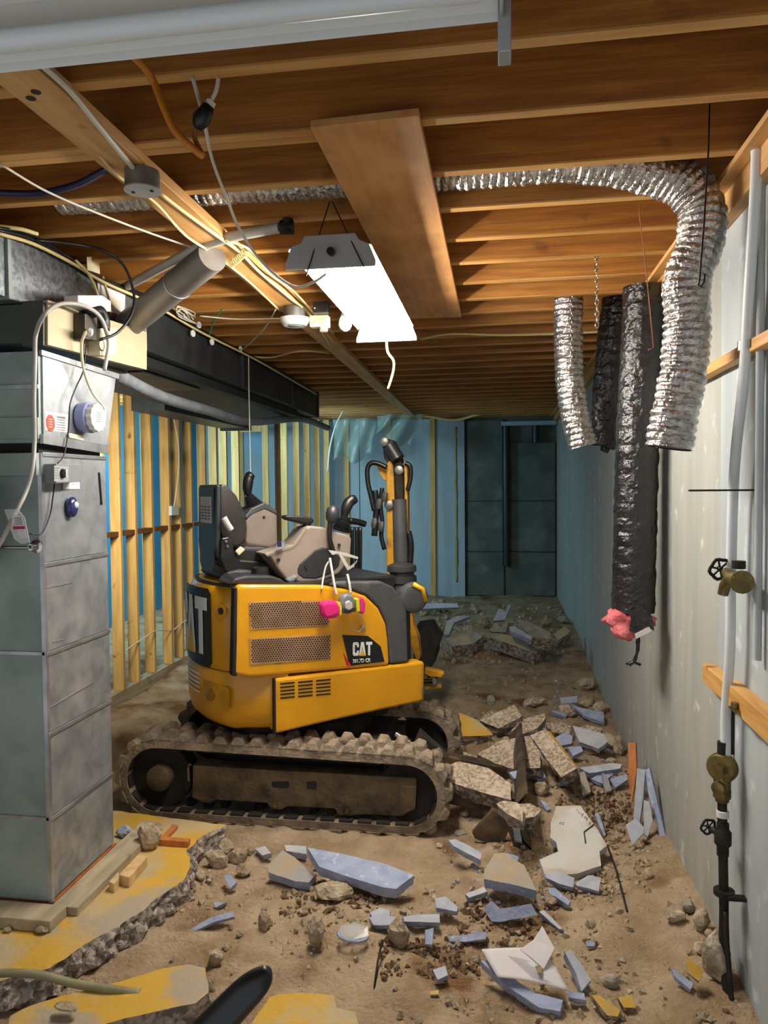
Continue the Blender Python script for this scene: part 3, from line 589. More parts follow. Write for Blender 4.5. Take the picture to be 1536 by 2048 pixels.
cable('thin black wire dropping past the lavender device to the timer box',[atx(172,690,-1.69),atx(167,740,-1.70),atx(152,775,-1.70),atx(140,810,-1.70),atx(137,860,-1.71),atx(128,910,-1.71),atx(115,927,-1.71)],.003,'cable_black')
cable('thin black wire drooping from the timer box towards the bag',[atx(109,968,-1.72),atx(105,1000,-1.72),atx(100,1030,-1.72),atx(84,1066,-1.72),aty(60,1068,2.55)],.003,'cable_black')
cable('thin white wire hanging straight from the trunk duct',[atx(497,712,-1.77),atx(498,790,-1.77),atx(500,880,-1.77),atx(502,985,-1.77)],.004,'cable_white')
cable('white cable on the studs dropping to the wall socket',X_(-2.99)((330,770),(352,860),(358,920),(350,1000),(346,1016)),.006,'cable_white')
so_=MB(); so_.prism([atx(*p,-3.01) for p in ((337,1012),(352,1011),(352,1030),(337,1031))],(.03,0,0)); tag(so_.build('wall_socket','white_plastic',bevel=.004),'small pale electrical box on a pine stud','outlet')
cable('thin white wire drooping between duct and smoke detector',[atz(400,632,2.70),atz(470,638,2.70),atz(560,637,2.68)],.004,'cable_white')
cable('white wire sagging from the smoke detector to the trunk duct',[atz(552,618,2.70),atz(530,655,2.68),atz(490,695,2.68),atx(478,700,-1.77)],.004,'cable_white')
cable('cream cable waving under the far joists',[atz(480,710,2.72),atz(540,715,2.70),atz(600,702,2.70),atz(660,706,2.73)],.006,'cable_cream')
cable('green wire hanging beside the trunk duct',[atz(446,618,2.73),atz(428,640,2.70),atx(418,672,-1.77)],.005,'cable_green')
cable('short white cable tail hanging below the far end of the shop light',[(-.60,3.97,2.56),aty(775,702,3.99),aty(787,722,4.0),aty(786,745,4.0),aty(776,778,4.0)],.007,'cable_cream')
cable('cream cable running from the shop light across to the right wall',[atz(842,678,2.73),atz(900,668,2.73),atz(1000,670,2.73),atz(1110,668,2.73),atz(1210,663,2.73)],.008,'cable_cream')
cable('slack cream cable along the top of the end wall',[aty(740,824,10.9),aty(830,828,10.9),aty(905,840,10.9),aty(960,828,10.9),aty(1010,818,10.9)],.02,'cable_cream')
for i,(x,y) in enumerate(((423,684),(385,667),(397,650),(480,698))):
    m=MB(); m.lathe([(0,.02),(.006,.02)],atx(x,y,-1.77),(1,-.3,0),14); tag(m.build('cable_tag','white_plastic',smooth='auto'),['round white tag hanging largest on the trunk duct edge','small white tag nearest the round branch duct','white tag clipped just under the joists by the trunk','white tag at the far end of the trunk cables'][i],'tag')
# wire tangle
m=MB(); c=Vector(atx(365,628,-1.74)); random.seed(3)
m.tube(spline([c+V(random.uniform(-.03,.03),random.uniform(-.14,.14),random.uniform(-.03,.03)) for i in range(26)],5),.004,5); tag(m.build('wire_tangle','cable_white',smooth=True),'tangle of thin white wires on the trunk duct','cable')
# ---------------- flexible ducts
def flexduct(name,label,pts,r,mt,pitch=.03,amp=.07,seed=0,per=5,n=36,crumple=.05,tap=None):
    P=[Vector(p) for p in pts]; Q=spline(P,60); L=[0]
    for i in range(1,len(Q)): L.append(L[-1]+(Q[i]-Q[i-1]).length)
    N=int(L[-1]/pitch*per); R=[]; k=0; pts2=[]
    for i in range(N+1):
        s=L[-1]*i/N
        while k<len(L)-2 and L[k+1]<s: k+=1
        pts2.append(Q[k].lerp(Q[k+1],(s-L[k])/max(1e-6,L[k+1]-L[k])))
    t0=(pts2[1]-pts2[0]).normalized(); u=t0.orthogonal().normalized(); vs=[]
    for i,p in enumerate(pts2):
        t=(pts2[min(i+1,N)]-pts2[max(i-1,0)]).normalized(); u=(u-t*u.dot(t)).normalized(); w_=t.cross(u)
        for j in range(n):
            a=2*math.pi*j/n; ph=2*math.pi*(i/per)+a
            rr=r*(1+amp*(abs(math.sin(ph/2))**.8-.6)*1.6)
            q=p+(u*math.cos(a)+w_*math.sin(a))*rr
            d=nz(q+V(seed,0,0),22)*crumple*r*2+nz(q+V(0,seed,0),60)*crumple*r*1.4
            vs.append(q+(q-p).normalized()*d)
    fs=[(i*n+j,i*n+(j+1)%n,(i+1)*n+(j+1)%n,(i+1)*n+j) for i in range(N) for j in range(n)]
    fs.append(tuple(range(n-1,-1,-1)))
    m=MB(); m.add(vs,fs); o=m.build('hose',mt)
    r_=empty(name,pts2[0],label,'duct'); link_world(o,r_)
    # open mouth: an inner dark sleeve
    e=pts2[-1]; t=(pts2[-1]-pts2[-3]).normalized(); m=MB(); m.tube([e-t*.14,e-t*.004],r*.88,20,True); mo=m.build('mouth_lining','steel_dark' if mt=='foil' else mt,smooth='auto'); link_world(mo,r_)
    return r_
flexduct('foil_duct','large silver foil duct bending down from the joists on the right',[(-1.62,2.62,2.85),(-.9,2.62,2.845),(-.2,2.62,2.84),(.25,2.62,2.835)]+[aty(1330,352,2.64),aty(1398,405,2.64),aty(1402,480,2.64),aty(1374,560,2.64),aty(1375,646,2.64),aty(1369,728,2.64),aty(1357,793,2.64),aty(1342,868,2.64),aty(1337,896,2.64)],.074,'foil',pitch=.027,amp=.06,crumple=.035,seed=1)
flexduct('foil_duct','smaller silver foil duct hanging left of the black ducts',[aty(1135,560,4.2),aty(1137,624,4.2),aty(1138,728,4.2),aty(1149,825,4.2),aty(1166,893,4.2)],.075,'foil',pitch=.032,amp=.06,crumple=.035,seed=2)
bd=flexduct('insulated_duct','long black wrapped duct hanging with pink insulation at its end',[aty(1290,575,3.84),aty(1287,650,3.84),aty(1281,760,3.84),aty(1274,900,3.84),aty(1270,1060,3.84),aty(1266,1222,3.84)],.102,'black_wrap',pitch=.07,amp=.02,crumple=.022,seed=3)
bs=flexduct('insulated_duct','short black wrapped duct behind the long black one',[aty(1236,600,4.45),aty(1228,660,4.45),aty(1221,740,4.45),aty(1216,800,4.45),aty(1215,890,4.45)],.088,'black_wrap',pitch=.07,amp=.03,crumple=.03,seed=4)
# pink wool end
m=MB(); c=Vector(aty(1257,1242,3.82)); n=26; vs=[]
for i in range(15):
    th=math.pi*i/14
    for j in range(n):
        a=2*math.pi*j/n; d=V(math.sin(th)*math.cos(a)*.118,math.sin(th)*math.sin(a)*.10,math.cos(th)*.075)
        vs.append(c+d*(1+.42*nz(d+c,9)+.34*nz(d+c,24)+.2*nz(d+c,50))+V(-.035*(1-math.cos(th))*.3,0,.0))
m.add(vs,[(i*n+j,i*n+(j+1)%n,(i+1)*n+(j+1)%n,(i+1)*n+j) for i in range(14) for j in range(n)]); link_world(m.build('pink_insulation','pink_wool',smooth=True),bd)
m=MB()
fl=[aty(*p,3.715) for p in ((1258,1222),(1284,1212),(1304,1235),(1308,1262),(1292,1252),(1276,1268),(1258,1262),(1262,1240))]
m.prism(fl,(.004,.016,0)); link_world(m.build('torn_flap','black_wrap'),bd)
m=MB(); m.prism([aty(*p,3.71) for p in ((1270,1268),(1298,1254),(1304,1262),(1272,1278))],(0,.006,0)); link_world(m.build('white_liner','paper'),bd)
m=MB(); m.tube(spline([aty(1275,1272,3.8),aty(1276,1295,3.8),aty(1270,1318,3.8),aty(1258,1330,3.8)]),[.012,.01,.01,.011,.009,.009,.01,.009,.008,.008,.008,.009,.01,.01,.01,.01,.01,.01,.01][:19],8,wob=.4); m.tube([aty(1252,1328,3.8),aty(1268,1324,3.8),aty(1281,1330,3.8)],.007,7,wob=.5); link_world(m.build('torn_strip','black_wrap',smooth=True),bd)
m=MB()
random.seed(5)
for i in range(14):
    x=1203+random.random()*32; y=862+random.random()*34; s_=6+random.random()*7
    m.prism([aty(x+s_*math.cos(a),y+s_*1.2*math.sin(a),4.36+.01*i) for a in (0,1.3,2.6,4.0,5.2)],(.003,.004,0))
link_world(m.build('ragged_end','black_wrap'),bs)
# hanging wires and chains near the ducts
def wire(lb,pts,r,mt): m=MB(); m.tube(pts,r,6); tag(m.build('hanging_wire',mt,smooth=True),lb,'wire')
wire('long dark wire with a hook hanging before the large foil duct',Y_(2.085)((1419,208),(1417,300),(1408,450),(1399,560),(1397,570),(1402,573),(1408,565),(1410,548)),.0024,'wire_dark')
wire('thin brown wire hanging in front of the long black duct',[Vector(aty(1279,425,2.775))+V(0,0,.03)]+Y_(2.775)((1279.5,432),(1290,520),(1298,600),(1307,695),(1296,700)),.0018,'cable_brown')
def chain(lb,px,y0,y1,Y,pitch):
    a=Vector(aty(px,y0,Y)); b=Vector(aty(px+1,y1,Y)); n=int((b-a).length/pitch); r=empty('hanging_chain',a,lb,'chain')
    me=None
    for i in range(n):
        m=MB(); K=12; pts=[V(.0065*math.cos(2*math.pi*k/K),0,-.016*math.sin(2*math.pi*k/K)) for k in range(K+1)]
        if i%2: pts=[V(0,p[0],p[2]) for p in pts]
        if i<2: m.tube(pts,.0028,6); o=m.build('link','chrome',r,smooth=True); ms=(ms if i else [])+[o.data]
        else: o=bpy.data.objects.new('link',ms[i%2]); C.objects.link(o); o.parent=r
        o.location=(b-a)*(i/n)
chain('steel chain hanging from a joist between the foil and black ducts',1193,514,660,3.44,.024)
chain('thin chain hanging against the smaller foil duct',1143,598,730,4.11,.022)
# ---------------- right wall fittings
def wallp(px,py,d=0): p=atx(px,py,XR-d); return Vector(p)
def rail(lb,a,b,h,t,mt='rail'):
    m=MB(); p,q=wallp(*a),wallp(*b); m.bb((XR-t,p.y,p.z-h/2),(XR-.001,q.y,p.z+h/2)); return tag(m.build('wall_rail',mt,bevel=.003),lb,'rail')
rail('horizontal pine rail high on the right wall',(1404,757),(1700,600),.038,.045)
rail('horizontal pine rail low on the near right wall',(1478,1382),(1700,1600),.075,.05)
o=rail('short pine block ending the low wall rail',(1430,1345),(1474,1378),.07,.045)
m=MB(); p=wallp(1426,1352,.02); m.cyl(p+V(0,.05,0),p-V(0,.02,0),.012,10); tag(m.build('pipe_stub','brass',smooth='auto'),'copper pipe stub at the end of the short pine block','pipe')
m=MB(); p=wallp(1476,1405,.05); m.cyl(p+V(-.01,0,-.02),p+V(-.01,0,.0),.012,10); m.bb(p+V(-.02,-.03,-.025),p+V(.01,.03,-.02)); tag(m.build('rail_clip','brass'),'rusty clip under the low wall rail','clip')
wp=empty('water_riser',wallp(1450,1500,.06),'white water pipe running up the near right wall','pipe')
pts=[wallp(1511,380,.05),wallp(1497,600,.05),wallp(1488,750,.05),wallp(1472,900,.05),wallp(1466,1000,.05),wallp(1462,1150,.05),wallp(1460,1300,.05),wallp(1452,1420,.05),wallp(1451,1512,.05)]
pts=[V(XR-.05,p.y,p.z) for p in pts]; m=MB(); m.tube(spline([pts[0]+V(0,-.01,.14)]+pts,5),.0165,14); link_world(m.build('pipe','pipe_white',smooth='auto'),wp)
m=MB(); c=pts[2]+V(0,0,.09); m.cyl(c-V(0,0,.014),c+V(0,0,.014),.02,12); m.bb(c+V(.0,-.05,-.012),c+V(.028,.0,.012)); link_world(m.build('pipe_clamp','steel_box'),wp)
def handwheel(c,ax,r,par,nm='handwheel',mt='iron'):
    ax=Vector(ax).normalized(); u=ax.orthogonal().normalized(); w_=ax.cross(u); m=MB(); n=20
    m.tube([c+(u*math.cos(2*math.pi*k/n)+w_*math.sin(2*math.pi*k/n))*r*(1+.08*math.cos(5*2*math.pi*k/n)) for k in range(n+1)],r*.17,8)
    for k in range(3): a=math.pi*k/3; d=(u*math.cos(a)+w_*math.sin(a))*r; m.tube([c-d,c+d],r*.1,6)
    m.cyl(c-ax*r*.2,c+ax*r*.3,r*.25,10); o=m.build(nm,mt,smooth='auto'); return link_world(o,par)
# hose bib half way
hb=empty('hose_bib',wallp(1462,1155,.05),'brass hose tap with a round handle on the white pipe','tap')
h0=wallp(1464,1156,.075); m=MB(); m.tube([h0+V(.0,-.095,.0),h0+V(0,-.05,0),h0+V(0,.0,.0),h0+V(0,.06,.012)],[.02,.026,.024,.016],14); m.tube([h0+V(0,.02,0),h0+V(-.01,.04,-.03),h0+V(-.015,.045,-.06)],[.02,.018,.017],12); link_world(m.build('valve_body','brass',smooth='auto'),hb)
m=MB(); m.cyl(h0+V(0,-.105,0),h0+V(0,-.096,0),.036,16); link_world(m.build('wall_flange','brass',smooth='auto'),hb)
m=MB(); m.cyl(h0+V(.02,.0,.03),h0+V(.02,.0,.055),.021,14); link_world(m.build('collar','iron',smooth='auto'),hb)
handwheel(h0+V(-.01,.095,.018),(-.2,1,.25),.034,hb)
# lower valve train
vt=empty('valve_assembly',wallp(1465,1650,.06),'rusty brass valve train on the pipe low on the right wall','valve')
base=pts[-1]; X0=XR-.06
def zz(py): return atx(1455,py,X0)[2]
yv=base.y
m=MB(); m.lathe([(0,.017),(.05,.017)],(X0,yv,zz(1525)),(0,0,1),14); link_world(m.build('union','iron',smooth='auto'),vt)
c=V(X0,yv,zz(1548)); m=MB(); m.lathe([(-.022,.044),(-.012,.05),(.012,.05),(.022,.044)],c,(-.6,-.8,0),22); link_world(m.build('regulator_disc','brass',smooth='auto'),vt)
m=MB(); m.lathe([(.02,.026),(.05,.024)],c,(-.6,-.8,0),6); link_world(m.build('hex_cap','brass'),vt)
c=V(X0,yv,zz(1585)); m=MB(); m.lathe([(-.055,.022),(-.02,.028),(.02,.028),(.04,.02)],c,(0,0,1),14); m.lathe([(0,.024),(.04,.022),(.045,.0)],c,(-.6,-.8,0),14); link_world(m.build('angle_body','brass',smooth='auto'),vt)
c=V(X0,yv,zz(1602)); m=MB(); m.lathe([(-.012,.03),(.012,.03)],c,(0,0,1),8); link_world(m.build('hex_nut','brass'),vt)
pp=[V(X0,yv-.00,zz(1600)),V(X0,yv-.004,zz(1650)),V(X0,yv-.012,zz(1700)),V(X0,yv-.02,zz(1760)),V(X0,yv-.03,zz(1830)),V(X0,yv-.03,zz(1900)),V(X0,yv-.06,zz(1960)),V(X0,yv-.10,zz(2010))]
m=MB(); m.tube(spline(pp),.0155,12); link_world(m.build('iron_pipe','iron',smooth=True),vt)
m=MB(); m.tube(spline([pp[4]+V(.0,-.022,.0),pp[5]+V(0,-.04,0),pp[6]+V(0,-.05,0),pp[7]+V(0,-.03,-.02)]),.009,8); link_world(m.build('side_tube','iron',smooth=True),vt)
m=MB(); c=V(X0,yv-.008,zz(1642)); m.lathe([(-.01,.02),(.01,.02)],c,(0,0,1),14); link_world(m.build('white_band','paper',smooth='auto'),vt)
c=V(X0,yv-.012,zz(1690)); m=MB(); m.lathe([(-.06,.02),(-.03,.02),(-.02,.028),(.02,.028),(.03,.02),(.05,.02)],c,(0,0,1),14); m.cyl(c,c+V(-.02,.05,.004),.011,10); link_world(m.build('stop_valve','iron',smooth='auto'),vt)
handwheel(c+V(-.03,.065,.006),(-.3,1,.1),.026,vt)
c=V(X0,yv-.03,zz(1797)); m=MB(); m.lathe([(-.008,.034),(.008,.034)],c,(0,0,1),14); m.bb(c+V(0,-.045,-.006),c+V(.058,-.02,.006)); link_world(m.build('pipe_clamp','iron',smooth='auto'),vt)
# L bracket
lb_=empty('shelf_bracket',wallp(1520,1000,.02),'black steel L shaped shelf bracket on the right wall','bracket')
a=wallp(1519,980); e=wallp(1516,1113); m=MB(); m.bb((XR-.012,a.y-.012,e.z),(XR-.001,a.y+.012,a.z)); link_world(m.build('wall_arm','iron'),lb_)
b=Vector(aty(1378,979,a.y)); m=MB(); m.bb((b.x,a.y-.012,a.z-.003),(XR-.002,a.y+.012,a.z+.003)); link_world(m.build('shelf_arm','iron'),lb_)
m=MB()
for k in range(4): z=a.z-.03-(a.z-e.z-.05)*k/3; m.cyl((XR-.0135,a.y,z),(XR-.012,a.y,z),.004,8)
link_world(m.build('screw_hole','black_gap'),lb_)
m=MB(); m.bb((XR-.012,2.74,.80),(XR-.002,2.755,1.0)); m.bb((XR-.012,2.77,.80),(XR-.002,2.78,.98)); tag(m.build('thin_conduit','iron'),'pair of thin dark tubes behind the white pipe','pipe')
m=MB(); m.cyl((XR-.02,2.45,1.2),(XR-.02,2.45,2.7),.012,10); tag(m.build('wall_conduit','wall_paint_blue',smooth='auto'),'painted conduit near the right edge of the wall','pipe')
# plastic sheeting at far end
def sheet(lb,pxs,Y,nx=14,ny=14):
    # bilinear patch of 4 image corners at depth Y with folds
    m=MB(); vs=[]
    for j in range(ny+1):
        for i in range(nx+1):
            s,t=i/nx,j/ny; a,b,c_,d_=pxs
            x=(a[0]*(1-s)+b[0]*s)*(1-t)+(d_[0]*(1-s)+c_[0]*s)*t; y=(a[1]*(1-s)+b[1]*s)*(1-t)+(d_[1]*(1-s)+c_[1]*s)*t
            p=Vector(aty(x,y+10*math.sin(s*9+t*3)*t,Y)); p.y+=.12*math.sin(s*14+t*4)*(.3+.7*t)+.12*nz(p,3); vs.append(p)
    W_=nx+1; m.add(vs,[(j*W_+i,j*W_+i+1,(j+1)*W_+i+1,(j+1)*W_+i) for j in range(ny) for i in range(nx)])
    o=m.build('plastic_sheet','clear_plastic',smooth=True); md=o.modifiers.new('s','SOLIDIFY'); md.thickness=.003; tag(o,lb,'plastic sheet')
sheet('translucent plastic sheet bunched above the excavator arm',((755,832),(845,822),(825,900),(748,872)),10.3)
sheet('torn translucent plastic sheet hanging by the far studs',((665,838),(752,835),(745,915),(668,922)),10.5)
cable('white string hanging from the far ceiling by the plastic sheet',[aty(690,815,10.2),aty(672,850,10.2),aty(660,895,10.2),aty(655,945,10.2)],.012,'cable_white')
# ================================================================ mini excavator
EX=empty('mini_excavator',(-1.09,4.16,0),'compact yellow tracked excavator with black seat parked in the dug-out basement','excavator')
PHI=math.radians(39); UD=V(math.cos(PHI),math.sin(PHI),0); UN=V(-math.sin(PHI),math.cos(PHI),0); UC=V(-1.09,4.27,0)
def U(u,w,z): return UC+UD*u+UN*w+V(0,0,z)
def us(px,py,w):
    d=Vector(ray(px,py)); o=V(0,0,CZ); t=(w-(o-UC).dot(UN))/d.dot(UN); return o+d*t
K1=lambda x,y:(340+x/2.954,900+y/2.954)
K2=lambda x,y:(220+x/2.194,1380+y/2.194)
K8=lambda x,y:(500+x/2.194,780+y/2.194)
def part(m,name,mt,par=EX,**k): 
    o=m.build(name,mt,**k); return link_world(o,par)
def up(pxs,w,t,name,mt,par=EX,K=K1,**k):      # profile read on the plane w, thickness t away from the viewer
    m=MB(); m.prism([us(*K(*p),w) for p in pxs],UN*t); return part(m,name,mt,par,**k)
def ut(pts,w,r,name,mt,par=EX,K=K1,n=10,sp=True,**k):
    m=MB(); P=[us(*K(*p[:2]),p[2] if len(p)>2 else w) for p in pts]; m.tube(spline(P) if sp else P,r,n); return part(m,name,mt,par,smooth=True,**k)
# ---- tracks
def loop(r_add,n1=18):
    cl=V(-1.795,0,.212); cr=V(-.475,0,.200); rl=.212+r_add; rr=.198+r_add; P=[]
    for i in range(n1+1): a=math.pi/2+math.pi*i/n1; P.append((cl.x+rl*math.cos(a),cl.z+rl*math.sin(a)))
    for i in range(1,14): t=i/14; P.append((cl.x+(cr.x-cl.x)*t,(cl.z-rl)*(1-t)+(cr.z-rr)*t))
    for i in range(n1+1): a=-math.pi/2+math.pi*i/n1; P.append((cr.x+rr*math.cos(a),cr.z+rr*math.sin(a)))
    for i in range(1,14): t=i/14; P.append((cr.x+(cl.x-cr.x)*t,(cr.z+rr)*(1-t)+(cl.z+rl)*t+.0))
    return P
def resample(P,n):
    P=[V(*p,0) for p in P]; L=[0]
    for i in range(len(P)): L.append(L[-1]+(P[(i+1)%len(P)]-P[i]).length)
    out=[];k=0
    for j in range(n):
        s=L[-1]*j/n
        while L[k+1]<s: k+=1
        a,b=P[k],P[(k+1)%len(P)]; f=(s-L[k])/(L[k+1]-L[k]); t=(b-a).normalized(); p=a.lerp(b,f); out.append((p.x,p.y,t.x,t.y))
    return out
for ti,(y0,y1) in enumerate(((3.66,3.89),(4.42,4.65))):
    A=loop(0); B=loop(-.042); n=len(A); m=MB()
    vs=[(x,y0+.006,z) for x,z in A]+[(x,y1-.006,z) for x,z in A]+[(x,y0,z) for x,z in B]+[(x,y1,z) for x,z in B]
    fs=[]
    for i in range(n):
        j=(i+1)%n; fs+=[(i,j,n+j,n+i),(2*n+i,3*n+i,3*n+j,2*n+j),(i,2*n+i,2*n+j,j),(n+i,n+j,3*n+j,3*n+i)]
    m.add(vs,fs); tk=part(m,'rubber_track','rubber_mud',smooth='auto')
    tag(tk,'near mud caked rubber track' if not ti else 'far mud caked rubber track')
    # outer lugs: each a sub-part of the track
    RS=resample(A,80); me=None
    yc=(y0+y1)/2
    for i,(x,z,tx,tz) in enumerate(RS):
        nx_,nz_=-tz,tx
        nx_,nz_=tz,-tx
        if me is None:
            mm=MB(); b=[V(-.042,-.058,-.004),V(.042,-.058,-.004),V(.036,.06,-.004),V(-.036,.06,-.004)]; t=[V(-.022,-.048,.034),V(.020,-.048,.036),V(.018,.055,.03),V(-.02,.055,.03)]
            mm.add(b+t,[(3,2,1,0),(4,5,6,7),(0,1,5,4),(1,2,6,5),(2,3,7,6),(3,0,4,7)]); o=mm.build('track_lug','rubber_mud',bevel=.005); me=o.data
        else:
            o=bpy.data.objects.new('track_lug',me); C.objects.link(o); md=o.modifiers.new('bv','BEVEL'); md.width=.005; md.segments=1
        o.parent=tk; o.matrix_parent_inverse=Matrix.Translation(-Vector(EX.location))@Matrix() if False else Matrix()
        side=-1 if i%2 else 1
        o.matrix_local=Matrix(((tx,0,nx_,x),(0,1 if side<0 else -1,0,yc+side*.056),(tz,0,nz_,z),(0,0,0,1)))
    # inner guide lugs
    m=MB()
    for i,(x,z,tx,tz) in enumerate(resample(B,38)):
        R=Matrix(((tx,0,tz),(0,1,0),(tz,0,-tx))); m.box(V(x,yc,z)-V(tz,0,-tx)*.014,(.04,.05,.032),R)
        m.box(V(x,y0+.03,z)-V(tz,0,-tx)*.004,(.07,.05,.012),R)
    gl=part(m,'guide_lug','dark_mud',tk); gl['kind']='stuff'
    # sprocket, idler, frame
    yf=y0+.03
    m=MB(); c=V(-1.795,yf,.212); m.lathe([(0,.165),(.10,.165)],c+V(0,.03,0),(0,1,0),28); sp_=part(m,'drive_sprocket','dark_mud',smooth='auto')
    m=MB(); m.lathe([(-.03,.0),(-.028,.05),(-.02,.066),(.03,.07)],c+V(0,.0,0),(0,1,0),28); part(m,'hub_cap','steel_mud',sp_,smooth='auto')
    m=MB(); m.lathe([(0,.152),(.08,.152)],V(-.475,yf+.03,.200),(0,1,0),26); part(m,'idler_wheel','dark_mud',smooth='auto')
    for xx in (-1.33,-1.03,-.75): 
        m=MB(); m.lathe([(0,.05),(.10,.05)],V(xx,yf+.03,.085),(0,1,0),18); part(m,'track_roller','dark_mud',smooth='auto')
    if ti==0:
        pl=[(362,330),(660,350),(1000,368),(1345,388),(1340,520),(1280,556),(1080,548),(1050,556),(1000,548),(985,522),(780,512),(750,528),(705,525),(690,498),(465,484),(440,500),(405,492),(360,474)]
        m=MB(); m.prism([aty(*K2(*p),y0+.035) for p in pl],(0,.10,0)); tf_=part(m,'track_frame','steel_mud',bevel=.006)
        for s_ in (((712,402),(782,400),(788,415),(782,431),(715,428),(708,415)),((862,403),(905,401),(906,437),(864,434))):
            m=MB(); m.prism([aty(*K2(*p),y0+.033) for p in s_],(0,.01,0)); part(m,'slot','black_gap',tf_)
        for b_ in ((435,478),(727,505),(1042,530)):
            m=MB(); m.lathe([(0,.014),(.012,.012)],V(*aty(*K2(*b_),y0+.035)),(0,-1,0),6); part(m,'bolt','brass',tf_)
        m=MB(); m.prism([aty(*K2(*p),y0+.028) for p in ((1275,420),(1345,425),(1340,525),(1270,550))],(0,.01,0)); part(m,'idler_guard','steel_mud',tf_,bevel=.004)
        m=MB(); m.tube([aty(*K2(*p),y0+.03) for p in ((350,400),(343,395),(343,340),(350,325),(356,330))],.007,7); part(m,'lashing_eye','steel_mud',tf_,smooth=True)
    else:
        m=MB(); m.bb((-1.52,y0+.035,.08),(-.58,y0+.135,.30)); part(m,'track_frame','steel_mud',bevel=.01)
m=MB(); m.bb((-1.55,3.85,.20),(-.62,4.46,.36)); part(m,'car_body','dark_mud',bevel=.02)
m=MB(); m.lathe([(0,.34),(.12,.34),(.18,.30)],UC+V(0,0,.35),(0,0,1),32); part(m,'swing_bearing','dark_mud',smooth='auto')
# ---- blade
def bl(x0,z0): return V(x0,0,z0)
prof=[(.16,-.02),(.10,.04),(.075,.11),(.075,.18),(.09,.23),(.12,.27)]
m=MB(); m.prism([V(x,3.60,z) for x,z in prof]+[V(x-.011,3.60,z+.0) for x,z in prof[::-1]],(0,1.08,0)); db=part(m,'dozer_blade','rust_steel')
for yy in (3.60,4.672):
    m=MB(); m.prism([V(.16,yy,-.02),V(.10,yy,.04),V(.075,yy,.11),V(.075,yy,.18),V(.09,yy,.23),V(.12,yy,.27),V(.05,yy,.20),V(.02,yy,.10),V(.06,yy,.0)],(0,.014,0)); part(m,'side_plate','rust_steel',db)
for yy in (3.93,4.34):
    m=MB(); m.bar((-.55,yy,.16),(.07,yy,.07),.08,.10); part(m,'push_arm','rust_steel',db,bevel=.008)
m=MB(); m.prism([Vector(aty(*p,3.63)) for p in ((985,1618),(1026,1642),(1002,1698),(950,1678),(944,1666))],(0,.03,0)); part(m,'blade_gusset','rust_steel',db,bevel=.004)
m=MB(); m.prism([Vector(aty(*p,3.86)) for p in ((838,1462),(890,1508),(872,1535),(822,1500))],(0,.06,0)); part(m,'arm_bracket','steel_dark',db,bevel=.005)
m=MB(); m.cyl(aty(792,1468,3.9),aty(820,1485,3.88),.017,12); part(m,'blade_cylinder_rod','chrome',db,smooth='auto')
# ---- upper body
def foot(ins=0,uf=.55):
    w0=.47-ins; P=[(uf,-w0),(.2,-w0),(-.12,-w0),(-.26,-w0+.002),(-.36,-w0+.012),(-.46,-w0+.045),(-.545,-w0+.10)]
    r=.725-ins
    a0=math.atan2(-.30,-.58)
    for i in range(13):
        a=math.radians(206-52*i/12); P.append((r*math.cos(a),r*math.sin(a)))
    P+=[(-.545,w0-.10),(-.46,w0-.045),(-.36,w0-.012),(-.26,w0),(.2,w0),(uf,w0)]
    return P
def ring(levels,usel,name,mt,uf=.55,par=EX,capu=None,**k):
    """loft the footprint through (z, inset) levels, keeping only footprint points chosen by usel"""
    m=MB(); base=[p for p in foot(0,uf)]; idx=[i for i,p in enumerate(base) if usel(i,p)]; n=len(idx); N=len(levels)
    for z,ins in levels:
        f=foot(ins,uf); m.v+=[tuple(U(f[i][0],f[i][1],z)) for i in idx]
    fs=[(r*n+j,r*n+j+1,(r+1)*n+j+1,(r+1)*n+j) for r in range(N-1) for j in range(n-1)]
    fs+=[(r*n+n-1,r*n,(r+1)*n,(r+1)*n+n-1) for r in range(N-1)]
    fs+=[tuple(range(n)),tuple(range((N-1)*n,N*n))]
    m.f+=fs; m.m+=[0]*len(fs); return part(m,name,mt,par,**k)
ring([(.45,.13),(.80,.05),(1.235,.05)],lambda i,p:True,'inner_body','black_plastic',uf=.30)
SK=[(.495,.085),(.51,.05),(.545,.018),(.60,.004),(.79,0),(.805,.012)]
ring(SK,lambda i,p:p[0]<=-.35,'counterweight','cat_yellow',smooth='auto')
cwt=bpy.data.objects['counterweight']
# side skirt as separate panel
zt=lambda px,py:us(px,py,-.47).z
m=MB(); pr=[us(*K1(*p),-.472) for p in ((622,1352),(1440,1258),(1500,1248),(1505,1262),(1500,1480),(1470,1490),(1000,1590),(625,1678))]
m.prism(pr,UN*.10); sk=part(m,'side_skirt','cat_yellow',bevel=.014)
m=MB(); q=us(*K1(1505,1258),-.472); b_=us(*K1(1500,1480),-.472); m.prism([q,b_,b_+UN*.94,q+UN*.94],-UD*.03); part(m,'front_skirt','cat_yellow_dirty',bevel=.01)
for gx in range(3):
    for gy in range(5):
        x0=652+gx*106; y0=1378-gx*9+gy*21
        o=up(((x0,y0),(x0+85,y0-8),(x0+85,y0+0),(x0,y0+8)),-.4745,.004,'vent_slot','black_gap',sk)
